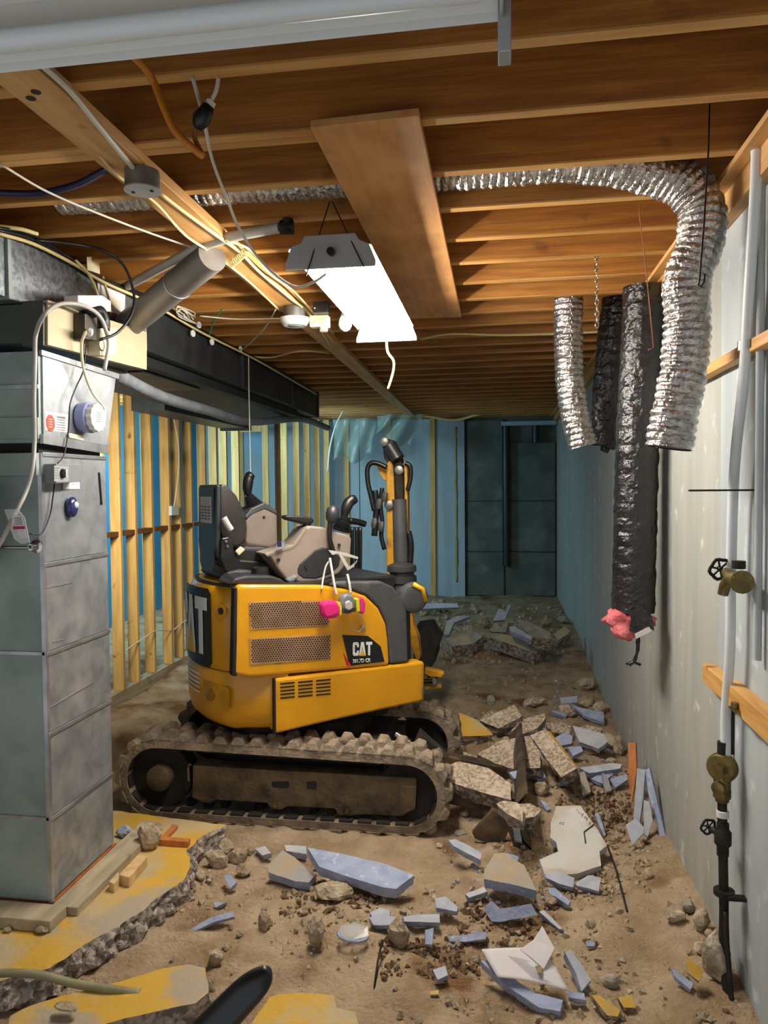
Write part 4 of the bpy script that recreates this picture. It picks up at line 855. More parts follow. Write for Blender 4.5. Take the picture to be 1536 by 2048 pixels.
# rear lamp pocket
o=None
def surf(s,z,off=.004):   # s = w position seen from behind on the counterweight arc
    r=.725+off; a=math.asin(max(-1,min(1,s/r))); return U(-r*math.cos(a),s,z)
def wrap(poly,z0,name,mt,off=.005,par=None,step=.02):
    # poly: (s,z) outline laid on the round counterweight
    P=[]; n=len(poly)
    for i in range(n):
        a,b=poly[i],poly[(i+1)%n]; k=max(1,int(math.hypot(b[0]-a[0],b[1]-a[1])/step))
        for j in range(k): t=j/k; P.append((a[0]+(b[0]-a[0])*t,a[1]+(b[1]-a[1])*t))
    import bmesh
    me=bpy.data.meshes.new(name); me.from_pydata([(p[0],p[1],0) for p in P],[],[tuple(range(len(P)))])
    bm=bmesh.new(); bm.from_mesh(me); bmesh.ops.triangulate(bm,faces=bm.faces)
    for _ in range(3): bmesh.ops.subdivide_edges(bm,edges=[e for e in bm.edges if abs(e.verts[0].co.x-e.verts[1].co.x)>.03],cuts=1); bmesh.ops.triangulate(bm,faces=bm.faces)
    for v in bm.verts: v.co=surf(v.co.x,v.co.y+z0,off)
    bm.to_mesh(me); bm.free(); me.materials.append(M[mt]); o=bpy.data.objects.new(name,me); C.objects.link(o)
    md=o.modifiers.new('s','SOLIDIFY'); md.thickness=.0015; md.offset=0
    return link_world(o,par or EX)
# hood, rear door
RD=[(.81,.012),(.83,.006),(1.10,.006),(1.18,.012),(1.225,.035),(1.25,.075),(1.258,.11)]
ring(RD,lambda i,p:p[0]<=-.40,'rear_door','cat_yellow',smooth='auto')
rdoor=bpy.data.objects['rear_door']
m=MB(); f=foot(.05,.30); m.prism([U(u,w,1.228) for u,w in f],(0,0,.02)); part(m,'deck','dark_plastic')
# side hood panel
hp=up(((392,812),(420,798),(900,800),(1050,822),(1160,862),(1235,935),(1280,1030),(1292,1120),(1300,1265),(1285,1275),(480,1345),(378,1330)),-.468,.06,'side_hood','cat_yellow',bevel=.018,seg=3)
for g in (((462,905),(480,893),(885,885),(915,900),(945,1020),(940,1042),(470,1068)),((465,1112),(945,1085),(952,1095),(955,1240),(470,1278))):
    fr=up(g,-.4695,.004,'grille_frame','cat_yellow_dirty',hp); 
    cx=sum(p[0] for p in g)/len(g); cy=sum(p[1] for p in g)/len(g)
    gg=[(cx+(x-cx)*.975,cy+(y-cy)*.93) for x,y in g]
    gr=up(gg,-.4715,.003,'grille_mesh','grille',hp)
    # hexagonal perforations: too many and too small to pick apart
    m=MB(); pit=15.0
    def inside(x,y,pl):
        c_=False; n=len(pl)
        for i in range(n):
            (x1,y1),(x2,y2)=pl[i],pl[(i+1)%n]
            if (y1>y)!=(y2>y) and x<(x2-x1)*(y-y1)/(y2-y1)+x1: c_=not c_
        return c_
    g3=[(cx+(x-cx)*.955,cy+(y-cy)*.88) for x,y in g]
    for r in range(22):
        for c_ in range(40):
            x=455+c_*pit+(r%2)*pit/2; y=cy-110+r*pit*.84-(x-700)*.05
            if inside(x,y,g3):
                m.prism([us(*K1(x+4.3*math.cos(a),y+4.9*math.sin(a)),-.4745) for a in [math.pi/6+k*math.pi/3 for k in range(6)]],UN*.002)
    o=part(m,'perforation','black_gap',hp); o['kind']='stuff'
up(((395,1338),(370,1335),(382,820),(395,815)),-.466,.05,'door_gap','black_gap')
up(((612,1352),(622,1352),(625,1675),(615,1678)),-.4725,.02,'skirt_gap','black_gap')
# grey front cowl
up(((955,802),(985,778),(1250,776),(1320,808),(1385,890),(1402,960),(1410,1255),(1303,1264),(1294,1120),(1282,1028),(1237,932),(1162,860),(1050,820)),-.466,.20,'front_cowl','hood_grey',bevel=.02,seg=3)
# decal: CAT on side
def flat(pl,w,name,mt,par): return up(pl,w,.0012,name,mt,par)
flat(((1018,1092),(1170,1098),(1245,1160),(1268,1250),(1060,1275)),-.4705,'decal_panel','decal_black',hp)
flat(((1022,1195),(1070,1272),(1045,1275)),-.472,'decal_stripe','decal_red',hp)
def letters(org,h,wd,map_,par,yoff,bold=1):
    # blocky capitals C A T drawn in a unit square, y up
    L={'C':[(.0,.14),(.14,.0),(.86,.0),(1,.14),(1,.38),(.68,.38),(.68,.22),(.34,.22),(.34,.78),(.68,.78),(.68,.62),(1,.62),(1,.86),(.86,1),(.14,1),(0,.86)],
       'A':[(-.05,0),(.27,1),(.73,1),(1.05,0),(.70,0),(.5,.72),(.30,0)],
       'T':[(0,1),(1,1),(1,.78),(.67,.78),(.67,0),(.33,0),(.33,.78),(0,.78)]}
    for k,ch in enumerate('CAT'): map_([(org[0]+wd*(k*1.02)+x*wd*.94,org[1]+y*h) for x,y in L[ch]],'letter','decal_white',par)
    x0=org[0]+wd*1.02; map_([(x0-.02*wd,org[1]-.02*h),(x0+wd*.98,org[1]-.02*h),(x0+wd*.48,org[1]+.44*h)],'triangle','decal_yellow',par)
letters((1080,1216),-80,38.5,lambda pl,nm,mt,par:up([(x,y-(x-1080)*.03) for x,y in pl],-.4735 if nm=='triangle' else -.4722,.001,nm,mt,par),hp,0)
def textmesh(s,size,name,mt,fn,par,bold=.02):
    cu=bpy.data.curves.new('t','FONT'); cu.body=s; cu.size=1; cu.offset=bold; cu.extrude=0; cu.resolution_u=3
    ob=bpy.data.objects.new('t',cu); C.objects.link(ob); bpy.context.view_layer.update()
    me=bpy.data.meshes.new_from_object(ob.evaluated_get(bpy.context.evaluated_depsgraph_get())); bpy.data.objects.remove(ob)
    for v in me.vertices: v.co=fn(v.co.x*size,v.co.y*size)
    me.materials.clear(); me.materials.append(M[mt]); me.name=name; o=bpy.data.objects.new(name,me); C.objects.link(o)
    md=o.modifiers.new('s','SOLIDIFY'); md.thickness=.001; md.offset=0
    return link_world(o,par)
textmesh('301.7D CR',27,'model_number','decal_white',lambda x,y:us(*K1(1079+x*.86,1258-y*1.12-x*.05),-.4725),hp,.03)
# decal: CAT on the round rear door
dp=wrap([(-.225,-.19),(-.225,.17),(-.205,.195),(.205,.195),(.225,.17),(.225,-.19),(.205,-.215),(-.205,-.215)],1.03,'rear_decal','decal_black',-.002)
# seen from behind, left to right is +w to -w
letters((-.205,-.155),.30,.135,lambda pl,nm,mt,par:wrap([(-x,y) for x,y in pl],1.03,nm,mt,.003 if nm!='triangle' else .007,par),dp,0)
# rear door lock, lamp
m=MB(); a=math.radians(213); c=surf(-.305,1.12,-.004); dn=(c-UC-V(0,0,c.z)).normalized()
m.lathe([(-.01,.0),(-.004,.03),(.004,.034),(.006,.026)],c,dn,20); part(m,'lock_bezel','cat_yellow',rdoor,smooth='auto')
m=MB(); m.lathe([(.0,.018),(.012,.018),(.014,.012)],c,dn,16); part(m,'lock','dark_plastic',rdoor,smooth='auto')
c=surf(-.225,.675,.004); dn=(c-UC-V(0,0,c.z)).normalized(); sd_=V(0,0,1).cross(dn)
wrap([(-.15,.745),(-.34,.735),(-.355,.72),(-.35,.625),(-.33,.605),(-.19,.60),(-.155,.625)],0,'lamp_pocket','cat_yellow_dirty',.004,cwt)
m=MB(); m.lathe([(-.01,.034),(.008,.032),(.018,.018),(.02,.0)],c,dn,18); part(m,'tail_lamp','amber',cwt,smooth='auto')
for k in range(5): 
    zz_=.76-.024*k; wrap([(-.11,zz_),(.10,zz_),(.10,zz_+.008),(-.11,zz_+.008)],0,'rear_lettering','decal_white',.004,cwt)
# hood side lock
c=us(*K1(1138,1045),-.47); m=MB(); m.lathe([(0,.014),(.008,.014),(.009,.008)],c,-UN,16); part(m,'hood_lock','chrome',hp,smooth='auto')
# ---- top: rear cover, cap
up(((350,795),(385,755),(450,740),(600,742),(660,762),(700,800)),-.42,.20,'fuel_cover','dark_plastic',bevel=.012)
c=us(*K1(533,745),-.33); m=MB(); m.lathe([(-.02,.046),(.03,.046),(.045,.042),(.05,.03)],c,(0,0,1),20); part(m,'fuel_cap','black_plastic',smooth='auto')
up(((310,752),(345,722),(420,705),(560,720),(690,760),(690,800),(370,795)),-.25,.42,'seat_platform','dark_plastic',bevel=.015)
# ---- seat
seat=up(((296,215),(305,203),(335,206),(392,268),(440,370),(455,455),(448,525),(418,560),(380,572),(330,560),(300,480)),-.19,.30,'seat_back','seat_vinyl',bevel=.03,seg=4,smooth=True)
sh=up(((276,205),(300,205),(302,640),(282,640),(270,560)),-.20,.32,'back_shell','seat_shell',bevel=.012,seg=3)
# shell label on the rear face
def rear(u,w,z): return U(u,w,z)
q=us(*K1(284,300),-.2); uu=(q-UC).dot(UD); zt_=q.z
m=MB(); m.prism([U(uu-.012,w,z) for w,z in ((.06,zt_+.02),(-.13,zt_+.02),(-.13,zt_-.12),(.06,zt_-.12))],-UD*.006); lbp=part(m,'seat_label','paper',sh)
for k in range(5):
    for wv in (.045,-.015,-.075):
        m=MB(); m.prism([U(uu-.0185,w,z) for w,z in ((wv,zt_-.03-.016*k),(wv-.045,zt_-.03-.016*k),(wv-.045,zt_-.038-.016*k),(wv,zt_-.038-.016*k))],-UD*.0006); part(m,'label_mark','ink',lbp)
m=MB(); m.prism([U(uu-.011,w,z) for w,z in ((.095,zt_+.07),(-.165,zt_+.07),(-.165,zt_-.34),(-.13,zt_-.38),(.06,zt_-.38),(.095,zt_-.34))],-UD*.004); part(m,'shell_recess','seat_shell',sh,bevel=.003)
up(((385,600),(430,565),(560,570),(640,585),(655,640),(600,690),(420,690),(390,650)),-.20,.40,'seat_cushion','seat_vinyl',bevel=.025,seg=3)
up(((285,560),(304,580),(312,690),(296,690),(278,650)),-.16,.28,'seat_rear_guard','black_plastic',bevel=.01)
up(((305,520),(345,512),(372,545),(378,610),(420,650),(560,660),(640,690),(640,745),(400,740),(330,720),(300,640)),-.23,.04,'seat_bracket','black_plastic',bevel=.008)
ut(((318,400),(340,440),(362,472)),-.235,.017,'recline_handle','strap_grey',n=10)
up(((388,600),(420,568),(446,590),(408,626)),-.25,.02,'belt_buckle','ivory',bevel=.006)
for q in ((330,540),(338,568)):
    m=MB(); m.lathe([(0,.008),(.008,.007)],us(*K1(*q),-.232),-UN,10); part(m,'bolt','steel_box')
# ---- consoles
rc=up(((562,615),(640,590),(725,560),(760,520),(800,458),(830,448),(925,458),(965,478),(1062,505),(1075,525),(1068,620),(1040,680),(1000,730),(900,775),(800,785),(690,768),(640,705),(600,640)),-.36,.16,'right_console','taupe',bevel=.018,seg=3)
up(((562,615),(640,590),(725,560),(805,452),(815,470),(740,580),(640,612),(575,632)),-.3625,.01,'console_ridge','taupe',rc,bevel=.004)
up(((753,700),(765,672),(855,588),(900,574),(960,582),(1012,635),(1000,690),(950,735),(860,765),(790,762),(752,735)),-.364,.02,'side_cover','dark_plastic',rc,bevel=.012)
for q in ((640,650),(805,692),(968,660),(998,562)):
    m=MB(); m.lathe([(0,.010),(.006,.009)],us(*K1(*q),-.366),-UN,12); part(m,'screw','steel_dark',rc)
up(((690,765),(740,738),(765,750),(730,785),(700,785)),-.38,.06,'console_foot','mask_grey',bevel=.01)
lc=up(((445,415),(478,358),(560,312),(622,350),(636,385),(640,560),(600,585),(450,565)),.22,.18,'left_console','taupe',bevel=.02,seg=3)
up(((440,395),(480,345),(560,308),(632,355),(634,385),(560,350),(490,380),(455,412)),.215,.185,'console_top','hood_grey',lc,bevel=.008)
m=MB(); m.lathe([(0,.008),(.006,.007)],us(*K1(555,397),.219),-UN,12); part(m,'screw','steel_dark',lc)
def joystick(base,tip,grip,w,par,nm='joystick'):
    a,b=us(*K1(*base),w),us(*K1(*tip),w); m=MB(); n=9; P=[]; R=[]
    for i in range(n*2+1):
        t=i/(n*2); P.append(a.lerp(b,t)); R.append((.062-.034*t)*(1.0 if i%2 else .74))
    m.tube(P,R,18); bt_=part(m,'joystick_boot','dark_plastic',smooth='auto')
    m=MB(); G=spline([us(*K1(*g),w) for g in grip],6); m.tube(G,[.019+.012*math.sin(math.pi*i/(len(G)-1))+(.004 if i>len(G)*.7 else 0) for i in range(len(G))],14); part(m,'joystick_grip','black_plastic',bt_,smooth=True)
joystick((1010,478),(1035,392),((1028,395),(1040,345),(1062,305),(1096,288)),-.29,rc)
joystick((500,340),(462,268),((460,268),(458,220),(466,165),(484,142)),.29,lc)
up(((678,392),(700,386),(790,390),(842,398),(856,420),(840,440),(790,438),(690,412)),-.34,.07,'armrest','black_plastic',bevel=.012,seg=3)
ut(((800,435),(812,455)),-.31,.022,'armrest_post','black_plastic',sp=False)
lv_=ut(((955,395),(943,450),(945,530),(965,600)),-.385,.013,'blade_lever','black_plastic')
c=us(*K1(960,378),-.385); m=MB(); m.lathe([(-.05,.018),(-.03,.034),(.0,.038),(.03,.032),(.045,.012),(.048,.0)],c,(.1,0,1),16); part(m,'lever_knob','dark_plastic',lv_,smooth=True)
c=us(*K1(660,548),-.38); m=MB(); m.lathe([(0,.016),(.012,.015)],c,-UN,12); m.box(c-UN*.02+V(0,0,-.012),(.016,.006,.03)); m.box(c-UN*.02+V(-.03,0,-.02),(.012,.005,.03)); part(m,'ignition_keys','chrome')
m=MB(); c=us(*K1(645,555),-.39); m.box(c,(.02,.01,.03)); part(m,'key_fob','cable_blue')
# travel levers
for k,x in enumerate((1075,1100,1122)):
    ut(((x,770,.05),(x+2,600,.05),(x+2,455,.05)),.05,.012,'travel_lever','black_plastic')
ut(((1060,418),(1110,425),(1152,438)),.05,.02,'lever_handle','black_plastic')
# ---- boom
def by(pxs,Y,t,name,mt,par=EX,K=K8,**k): m=MB(); m.prism([aty(*K(*p),Y) for p in pxs],(0,t,0)); return part(m,name,mt,par,**k)
bm_=by(((598,330),(606,312),(628,312),(636,500),(634,845),(600,845)),4.78,.14,'boom','cat_yellow_dirty',bevel=.006)
by(((676,312),(690,322),(692,620),(694,835),(684,835),(680,600)),4.80,.12,'boom_plate','cat_yellow_dirty',bm_,bevel=.004)
by(((628,330),(680,330),(684,835),(632,835)),4.85,.05,'boom_web','iron',bm_)
by(((556,332),(602,340),(602,395),(588,398),(570,370)),4.80,.05,'hose_bracket','cat_yellow_dirty',bm_,bevel=.004)
m=MB(); m.cyl(aty(*K8(655,480),4.78),aty(*K8(662,775),4.76),.046,20); cyl_=part(m,'boom_cylinder','hood_grey',bm_,smooth='auto')
m=MB(); m.cyl(aty(*K8(650,320),4.79),aty(*K8(655,482),4.78),.03,16); part(m,'cylinder_rod','dark_mud',bm_,smooth='auto')
by(((578,222),(600,212),(632,222),(662,288),(668,318),(640,345),(612,330),(588,300)),4.79,.10,'boom_head','iron',bm_,bevel=.01)
m=MB(); m.cyl(aty(*K8(612,245),4.77),aty(*K8(650,305),4.75),.045,16); part(m,'arm_cylinder','dark_plastic',bm_,smooth='auto')
for q in ((590,228),(655,352),(610,505)):
    m=MB(); m.lathe([(0,.028),(.02,.028),(.024,.018)],V(*aty(*K8(*q),4.775)),(0,-1,0),16); part(m,'pivot_pin','steel_box',bm_,smooth='auto')
def hose(pts,Y,r,nm='hydraulic_hose'): m=MB(); m.tube(spline([aty(*K8(*p),Y) for p in pts],8),r,8); part(m,nm,'black_plastic',bm_,smooth=True)
hose(((600,340),(560,322),(530,322),(515,350),(518,410),(532,470),(545,530)),4.74,.016)
hose(((682,320),(702,335),(705,380),(692,440)),4.78,.015)
hose(((548,440),(555,500),(552,560),(545,640)),4.75,.02)
hose(((580,430),(572,500),(580,580),(576,640),(590,700)),4.76,.015)
hose(((695,620),(706,680),(702,760)),4.78,.02)
for q in ((545,585),(565,500),(575,600),(590,470)):
    m=MB(); c=Vector(aty(*K8(*q),4.73)); m.lathe([(-.03,.014),(-.01,.02),(.02,.02),(.035,.012)],c,(.2,-.1,1),8); part(m,'hose_coupling','steel_box',bm_,smooth='auto')
# swing post, cap stack, work lamp
m=MB(); c=us(*K1(1370,760),-.36); m.lathe([(-.09,.09),(-.03,.075),(-.02,.085),(.015,.085),(.02,.07),(.035,.07),(.045,.085),(.075,.083),(.085,.06),(.088,.05),(.08,.0)],c,(0,0,1),24); part(m,'air_cleaner_cap','dark_plastic',smooth='auto')
m=MB(); c=us(*K1(1425,865),-.42); m.lathe([(-.06,.05),(-.02,.085),(.03,.09),(.06,.075),(.07,.05),(.06,.0)],c,(.35,-.9,-.1),22); lp=part(m,'work_lamp','hood_grey',smooth='auto')
m=MB(); m.tube([c+V(.02,-.07,.08),c+V(.07,-.05,.05),c+V(.085,-.03,-.02)],.014,8); part(m,'lamp_trim','decal_yellow',lp,smooth=True)
up(((1310,770),(1450,760),(1470,830),(1400,920),(1360,880)),-.36,.16,'swing_bracket','dark_plastic',bevel=.02)
up(((1300,800),(1420,900),(1430,1250),(1330,1255)),-.30,.5,'front_bulkhead','dark_plastic',bevel=.01)
K5=lambda x,y:(820+x/3.072,1180+y/3.072)
by(((0,60),(10,55),(20,215),(50,300),(62,420),(40,440),(20,380),(0,320)),4.75,.12,'boom_foot','cat_yellow_dirty',bm_,K=K5,bevel=.01)
# arm and bucket beyond
bkp=[(20,250),(120,235),(150,290),(185,335),(160,360),(155,440),(110,500),(40,510),(20,440)]
m=MB(); m.prism([aty(*K5(*p),5.45) for p in bkp],(0,.4,0)); bk=part(m,'bucket','dark_mud',bevel=.01)
for k in range(3): m=MB(); m.bar(aty(*K5(100+k*20,490),5.44+.12*k),aty(*K5(130+k*20,540),5.42+.12*k),.03,.03); part(m,'bucket_tooth','iron',bk)
m=MB(); m.cyl(aty(*K5(60,565),4.55),aty(*K5(150,560),4.5),.022,12); part(m,'blade_lift_rod','chrome',smooth='auto')
by(((90,480),(180,500),(210,515),(195,540),(130,535),(90,520)),4.52,.06,'blade_lift_link','cat_yellow_dirty',K=K5,bevel=.006)
by(((90,590),(190,585),(195,605),(90,615)),4.52,.06,'blade_lift_link','cat_yellow_dirty',K=K5,bevel=.006)
# ---- respirator hanging on the hood
RM=empty('respirator_mask',us(*K1(1050,920),-.5),'grey respirator with pink filters hanging on the excavator hood','respirator')
def rp_(pl,w,t,nm,mt,**k): m=MB(); m.prism([us(*K1(*p),w) for p in pl],UN*t); return part(m,nm,mt,RM,**k)
rp_(((898,915),(915,893),(985,892),(1008,925),(1012,970),(985,995),(925,1000),(902,965)),-.565,.05,'pink_filter','pink_filter',bevel=.012,seg=2)
rp_(((908,922),(920,908),(975,906),(990,930),(990,965),(970,978),(925,985),(910,958)),-.570,.008,'filter_face','pink_filter',bevel=.004)
rp_(((985,895),(1008,900),(1018,930),(1018,965),(1005,985),(995,960)),-.562,.04,'filter_band','filter_yellow',bevel=.004)
rp_(((1022,870),(1045,848),(1085,856),(1098,900),(1092,955),(1060,975),(1025,960),(1015,915)),-.560,.06,'face_piece','mask_grey',bevel=.014,seg=3)
rp_(((1035,900),(1060,888),(1080,905),(1082,935),(1060,950),(1038,938)),-.57,.012,'exhale_valve','strap_grey',bevel=.006)
rp_(((1015,935),(1100,925),(1098,955),(1020,965)),-.566,.02,'valve_arm','dark_plastic',bevel=.006)
rp_(((1100,882),(1120,876),(1125,955),(1106,960)),-.552,.05,'filter_band','filter_yellow',bevel=.004)
rp_(((1120,876),(1140,868),(1158,905),(1156,960),(1140,975),(1125,955)),-.548,.05,'pink_filter','pink_filter',bevel=.01)
def rs_(pts,r=.005): m=MB(); m.tube(spline([us(*K1(*p[:2]),p[2]) for p in pts]),r,7); part(m,'head_strap','strap_grey',RM,smooth=True)
rs_(((985,860,-.53),(970,790,-.50),(955,700,-.46),(945,640,-.42)),.007); rs_(((1068,850,-.52),(1060,790,-.50),(1048,735,-.47)),.007)
rs_(((895,825,-.48),(905,760,-.44),(920,690,-.42),(945,650,-.41)),.005)
m=MB(); m.prism([us(*K1(*p),-.42) for p in ((935,590),(960,620),(1000,610),(1030,625),(1110,645),(1112,632),(1040,608),(1000,600))],UN*.006); m.prism([us(*K1(*p),-.43) for p in ((1010,610),(1035,650),(1060,690),(1100,668),(1108,650),(1085,690),(1050,712),(1025,670),(1000,620))],UN*.006); part(m,'head_cradle','strap_grey',RM)
rs_(((1100,970,-.54),(1130,1000,-.50),(1140,1030,-.49),(1120,1070,-.48),(1080,1060,-.48),(1068,1020,-.49)),.003)
# ================================================================ debris
K3=lambda x,y:(x/2,1600+y/2)
K4=lambda x,y:(768+x/2,1600+y/2)
K7=lambda x,y:(1180+x/3.724,1300+y/3.724)
KF=lambda x,y:(x,y)
def gz(px,py,z0=0):
    z=0
    for _ in range(6): p=atz(px,py,z+z0); z=ground(p[0],p[1])
    return Vector(atz(px,py,z+z0))
MT={'c':('concrete_broken','concrete_edge'),'g':('concrete_grey','concrete_edge'),'y':('yellow_floor','concrete_edge'),'f':('foam_blue','foam_blue'),'p':('foam_pale','foam_blue'),
    'd':('foam_dusty','foam_blue'),'b':('board_white','foam_pale'),'w':('redwood','redwood')}
seedn=[0]
def piece(pl,K,th,kind,label,tilt=(0,-.30),z0=None,rough=None,name=None,cat=None,step=.02):
    """a slab-like fragment: outline of its upper face, thickness th, tilt = (x,y) of its normal"""
    seedn[0]+=1; P=[K(*p) for p in pl]; cx=sum(p[0] for p in P)/len(P); cy=sum(p[1] for p in P)/len(P)
    N=V(tilt[0],tilt[1],1).normalized(); A=gz(cx,cy,th*.7 if z0 is None else z0)
    pts=[]
    for px,py in P:
        d=Vector(ray(px,py)); o=V(0,0,CZ); t=(A-o).dot(N)/d.dot(N); pts.append(o+d*t)
    if rough is None: rough=.016 if kind in 'cgy' else .009
    nm=name or {'c':'concrete_chunk','g':'concrete_chunk','y':'concrete_chunk','f':'foam_fragment','p':'foam_fragment','d':'foam_fragment','b':'insulation_board','w':'wood_stake'}[kind]
    # order so that the top faces up
    a=sum(((pts[i].x*pts[(i+1)%len(pts)].y-pts[(i+1)%len(pts)].x*pts[i].y) for i in range(len(pts))))
    if a<0: pts=pts[::-1]
    o=broken(nm,pts,-N*th,list(MT[kind]),None,step=step,rough=rough,rows=3,seed=seedn[0])
    return tag(o,label,cat or {'c':'concrete','g':'concrete','y':'concrete','f':'foam','p':'foam','d':'foam','b':'board','w':'stake'}[kind])
def rock(cx,cy,rx,ry,K,label,mt='stone',z0=.3,depth=None,rot=0,seed=None,name='stone',zb=None):
    """rounded broken stone; rx, ry are half sizes as seen"""
    seedn[0]+=1; s=seedn[0] if seed is None else seed
    k=abs(K(1,0)[0]-K(0,0)[0]); px,py=K(cx,cy); G=gz(px,py+ry*k*.5) if zb is None else Vector(atz(px,py+ry*k*.5,zb)); Y=G.y; sc=Y/F; a=rx*k*sc; b=ry*k*sc*1.03; c=depth or (a+b)/2*.9
    m=MB(); n=16; r_=9; vs=[]
    for i in range(r_+1):
        th=math.pi*i/r_
        for j in range(n):
            f=2*math.pi*j/n; d=V(math.sin(th)*math.cos(f),math.sin(th)*math.sin(f),math.cos(th))
            q=d*(1+.32*nz(d*1.3+V(s*5.1,0,0))+.16*nz(d*3.4+V(0,s*2.3,0)))
            for kx in range(5):      # broken facets
                pn=V(math.sin(s*1.7+kx*2.4),math.cos(s*2.9+kx*1.3),math.sin(s*.8+kx*3.7)).normalized(); dd=q.dot(pn)
                if dd>.78: q-=pn*(dd-.78)
            q=V(q.x*a,q.y*c,q.z*b); ca,sa=math.cos(rot),math.sin(rot); vs.append(V(q.x*ca+q.z*sa,q.y,-q.x*sa+q.z*ca))
    m.add(vs,[(i*n+j,i*n+(j+1)%n,(i+1)*n+(j+1)%n,(i+1)*n+j) for i in range(r_) for j in range(n)])
    o=m.build(name,mt); lo=min(v[2] for v in m.v); o.location=(G.x,G.y,G.z-lo-(.12*b)); return tag(o,label,'stone')
# ---- far heap at the end wall
T0=(0,-.55)
piece(((215,300),(290,262),(380,240),(450,285),(385,330),(260,345)),K5,.14,'g','lumpy grey concrete slab at the left front of the far rubble heap',T0,.18)
piece(((475,262),(560,268),(690,295),(790,325),(840,350),(762,390),(620,335),(490,290)),K5,.14,'g','longest grey concrete slab across the front of the far rubble heap',T0,.2)
piece(((455,330),(540,302),(618,345),(540,385),(455,362)),K5,.12,'g','small pale slab tucked under the longest far slab',T0,.08)
piece(((640,172),(720,190),(860,262),(870,302),(742,285)),K5,.14,'g','mottled slab leaning at the back right of the far heap',T0,.36)
piece(((510,190),(545,112),(590,130),(600,88),(622,92),(582,185)),K5,.05,'p','white jagged foam piece standing up from the far heap',(0,-1.6),.36)
piece(((208,272),(225,190),(290,160),(372,160),(270,200),(240,272)),K5,.05,'p','bent pale foam piece at the left of the far heap',(0,-1.0),.3)
piece(((270,192),(370,182),(382,240),(290,260)),K5,.12,'c','brown concrete block under the bent pale foam in the far heap',(0,-.8),.22)
piece(((520,200),(560,228),(602,190),(592,262),(500,256)),K5,.12,'g','notched grey block in the middle of the far heap',(0,-.9),.24)
piece(((880,270),(950,222),(985,255),(910,312)),K5,.12,'g','square grey block of the far heap against the right wall',(0,-.7),.2)
piece(((612,225),(640,222),(752,288),(745,306),(620,252)),K5,.06,'p','narrow cream strip lying across the far heap',(0,-.7),.34)
piece(((45,85),(170,80),(290,82),(300,106),(60,116)),K5,.05,'p','pale board at the foot of the blue end wall panels',(0,-1.2),.14)
for i,(x,y,r,l) in enumerate(((175,125,30,'dusty stone left of the bent pale foam by the end wall'),(90,150,32,'dark stone at the far left foot of the end wall'),(455,215,38,'brown stone in the saddle of the far heap'),(840,210,34,'grey stone at the top right of the far heap'),(830,335,34,'grey stone under the right end of the longest far slab'),(690,400,26,'bluish stone in front of the longest far slab'))):
    rock(x,y,r,r*.75,K5,l,'stone')
# ---- middle heap in front of the excavator blade
piece(((300,752),(420,800),(512,890),(420,896),(322,900)),K5,.13,'y','thick concrete chunk with yellow painted top beside the far track',(.05,-.45),.17)
piece(((430,800),(560,740),(640,706),(690,775),(640,805),(540,850)),K5,.07,'c','speckled slab tilted up behind the yellow topped chunk',(-.2,-.75),.14)
piece(((620,862),(700,792),(830,756),(832,790),(780,852),(650,902)),K5,.07,'c','thin brown slab right of the tilted speckled slab',(-.1,-.5),.10)
piece(((410,1010),(560,922),(730,895),(800,990),(800,1092),(640,1102),(520,1062)),K5,.08,'c','broad brown slab in the centre of the rubble heap',(-.15,-.35),.12)
piece(((738,892),(830,857),(872,905),(1025,1096),(930,1152),(850,1052)),K5,.07,'c','long speckled slab leaning with its yellow painted edge to the right',(-.45,-.55),.20)
piece(((835,862),(862,870),(1028,1085),(1024,1100),(870,915)),K5,.05,'y','yellow painted edge strip beside the long leaning slab',(.7,-.25),.16)
piece(((200,992),(280,976),(410,1022),(422,1082),(330,1075),(230,1052)),K5,.08,'c','pale speckled slab just behind the biggest pale slab',(-.1,-.4),.12)
piece(((200,1092),(300,1052),(480,1092),(620,1190),(622,1292),(470,1252),(240,1182)),K5,.09,'c','biggest pale speckled slab lying against the near track end',(-.1,-.45),.22)
piece(((530,1312),(570,1296),(660,1305),(700,1360),(690,1422),(600,1380)),K5,.08,'c','pale chunk resting on the rusty blade gusset',(-.1,-.6),.26)
piece(((655,1310),(740,1312),(806,1346),(770,1392),(705,1400)),K5,.07,'c','small pale chunk to the right of the one on the gusset',(.1,-.6),.22)
piece(((835,815),(930,812),(990,830),(985,880),(850,872)),K5,.07,'c','dusty chunk behind the long leaning slab',(0,-.5),.08)
piece(((1030,852),(1090,826),(1182,850),(1170,885),(1080,872)),K5,.06,'c','flat brown chunk under the pale foam sheet by the wall',(0,-.5),.06)
piece(((998,832),(1060,850),(1190,882),(1216,930),(1160,976),(1040,932)),K5,.035,'p','large pale foam sheet in the foam litter by the wall',(-.1,-.5),.12)
piece(((985,700),(1080,732),(1190,750),(1192,815),(1070,772)),K5,.035,'f','blue foam shard against the foot of the right wall',(-.2,-.4),.06)
piece(((920,662),(1030,650),(1026,690),(932,700)),K5,.04,'p','oblong pale foam piece farthest along the right wall',(0,-.5),.06)
piece(((868,735),(960,760),(960,780),(880,752)),K5,.03,'f','thin blue foam strip left of the wall shard',(0,-.5),.04)
piece(((885,910),(960,872),(1000,900),(992,942),(925,955)),K5,.04,'f','crumpled blue foam piece left of the large pale sheet',(.1,-.8),.10)
piece(((970,965),(1050,960),(1064,990),(1000,1020)),K5,.04,'f','blue grey foam lump below the large pale sheet',(0,-.6),.08)
piece(((898,1192),(1010,1112),(1032,1110),(960,1182)),K5,.03,'f','blue foam strip at the lower tip of the long leaning slab',(-.2,-.5),.06)
piece(((1042,1122),(1072,1112),(1112,1240),(1060,1262)),K5,.03,'d','dusty upright foam slat above the dark soil',(0,-.9),.08)
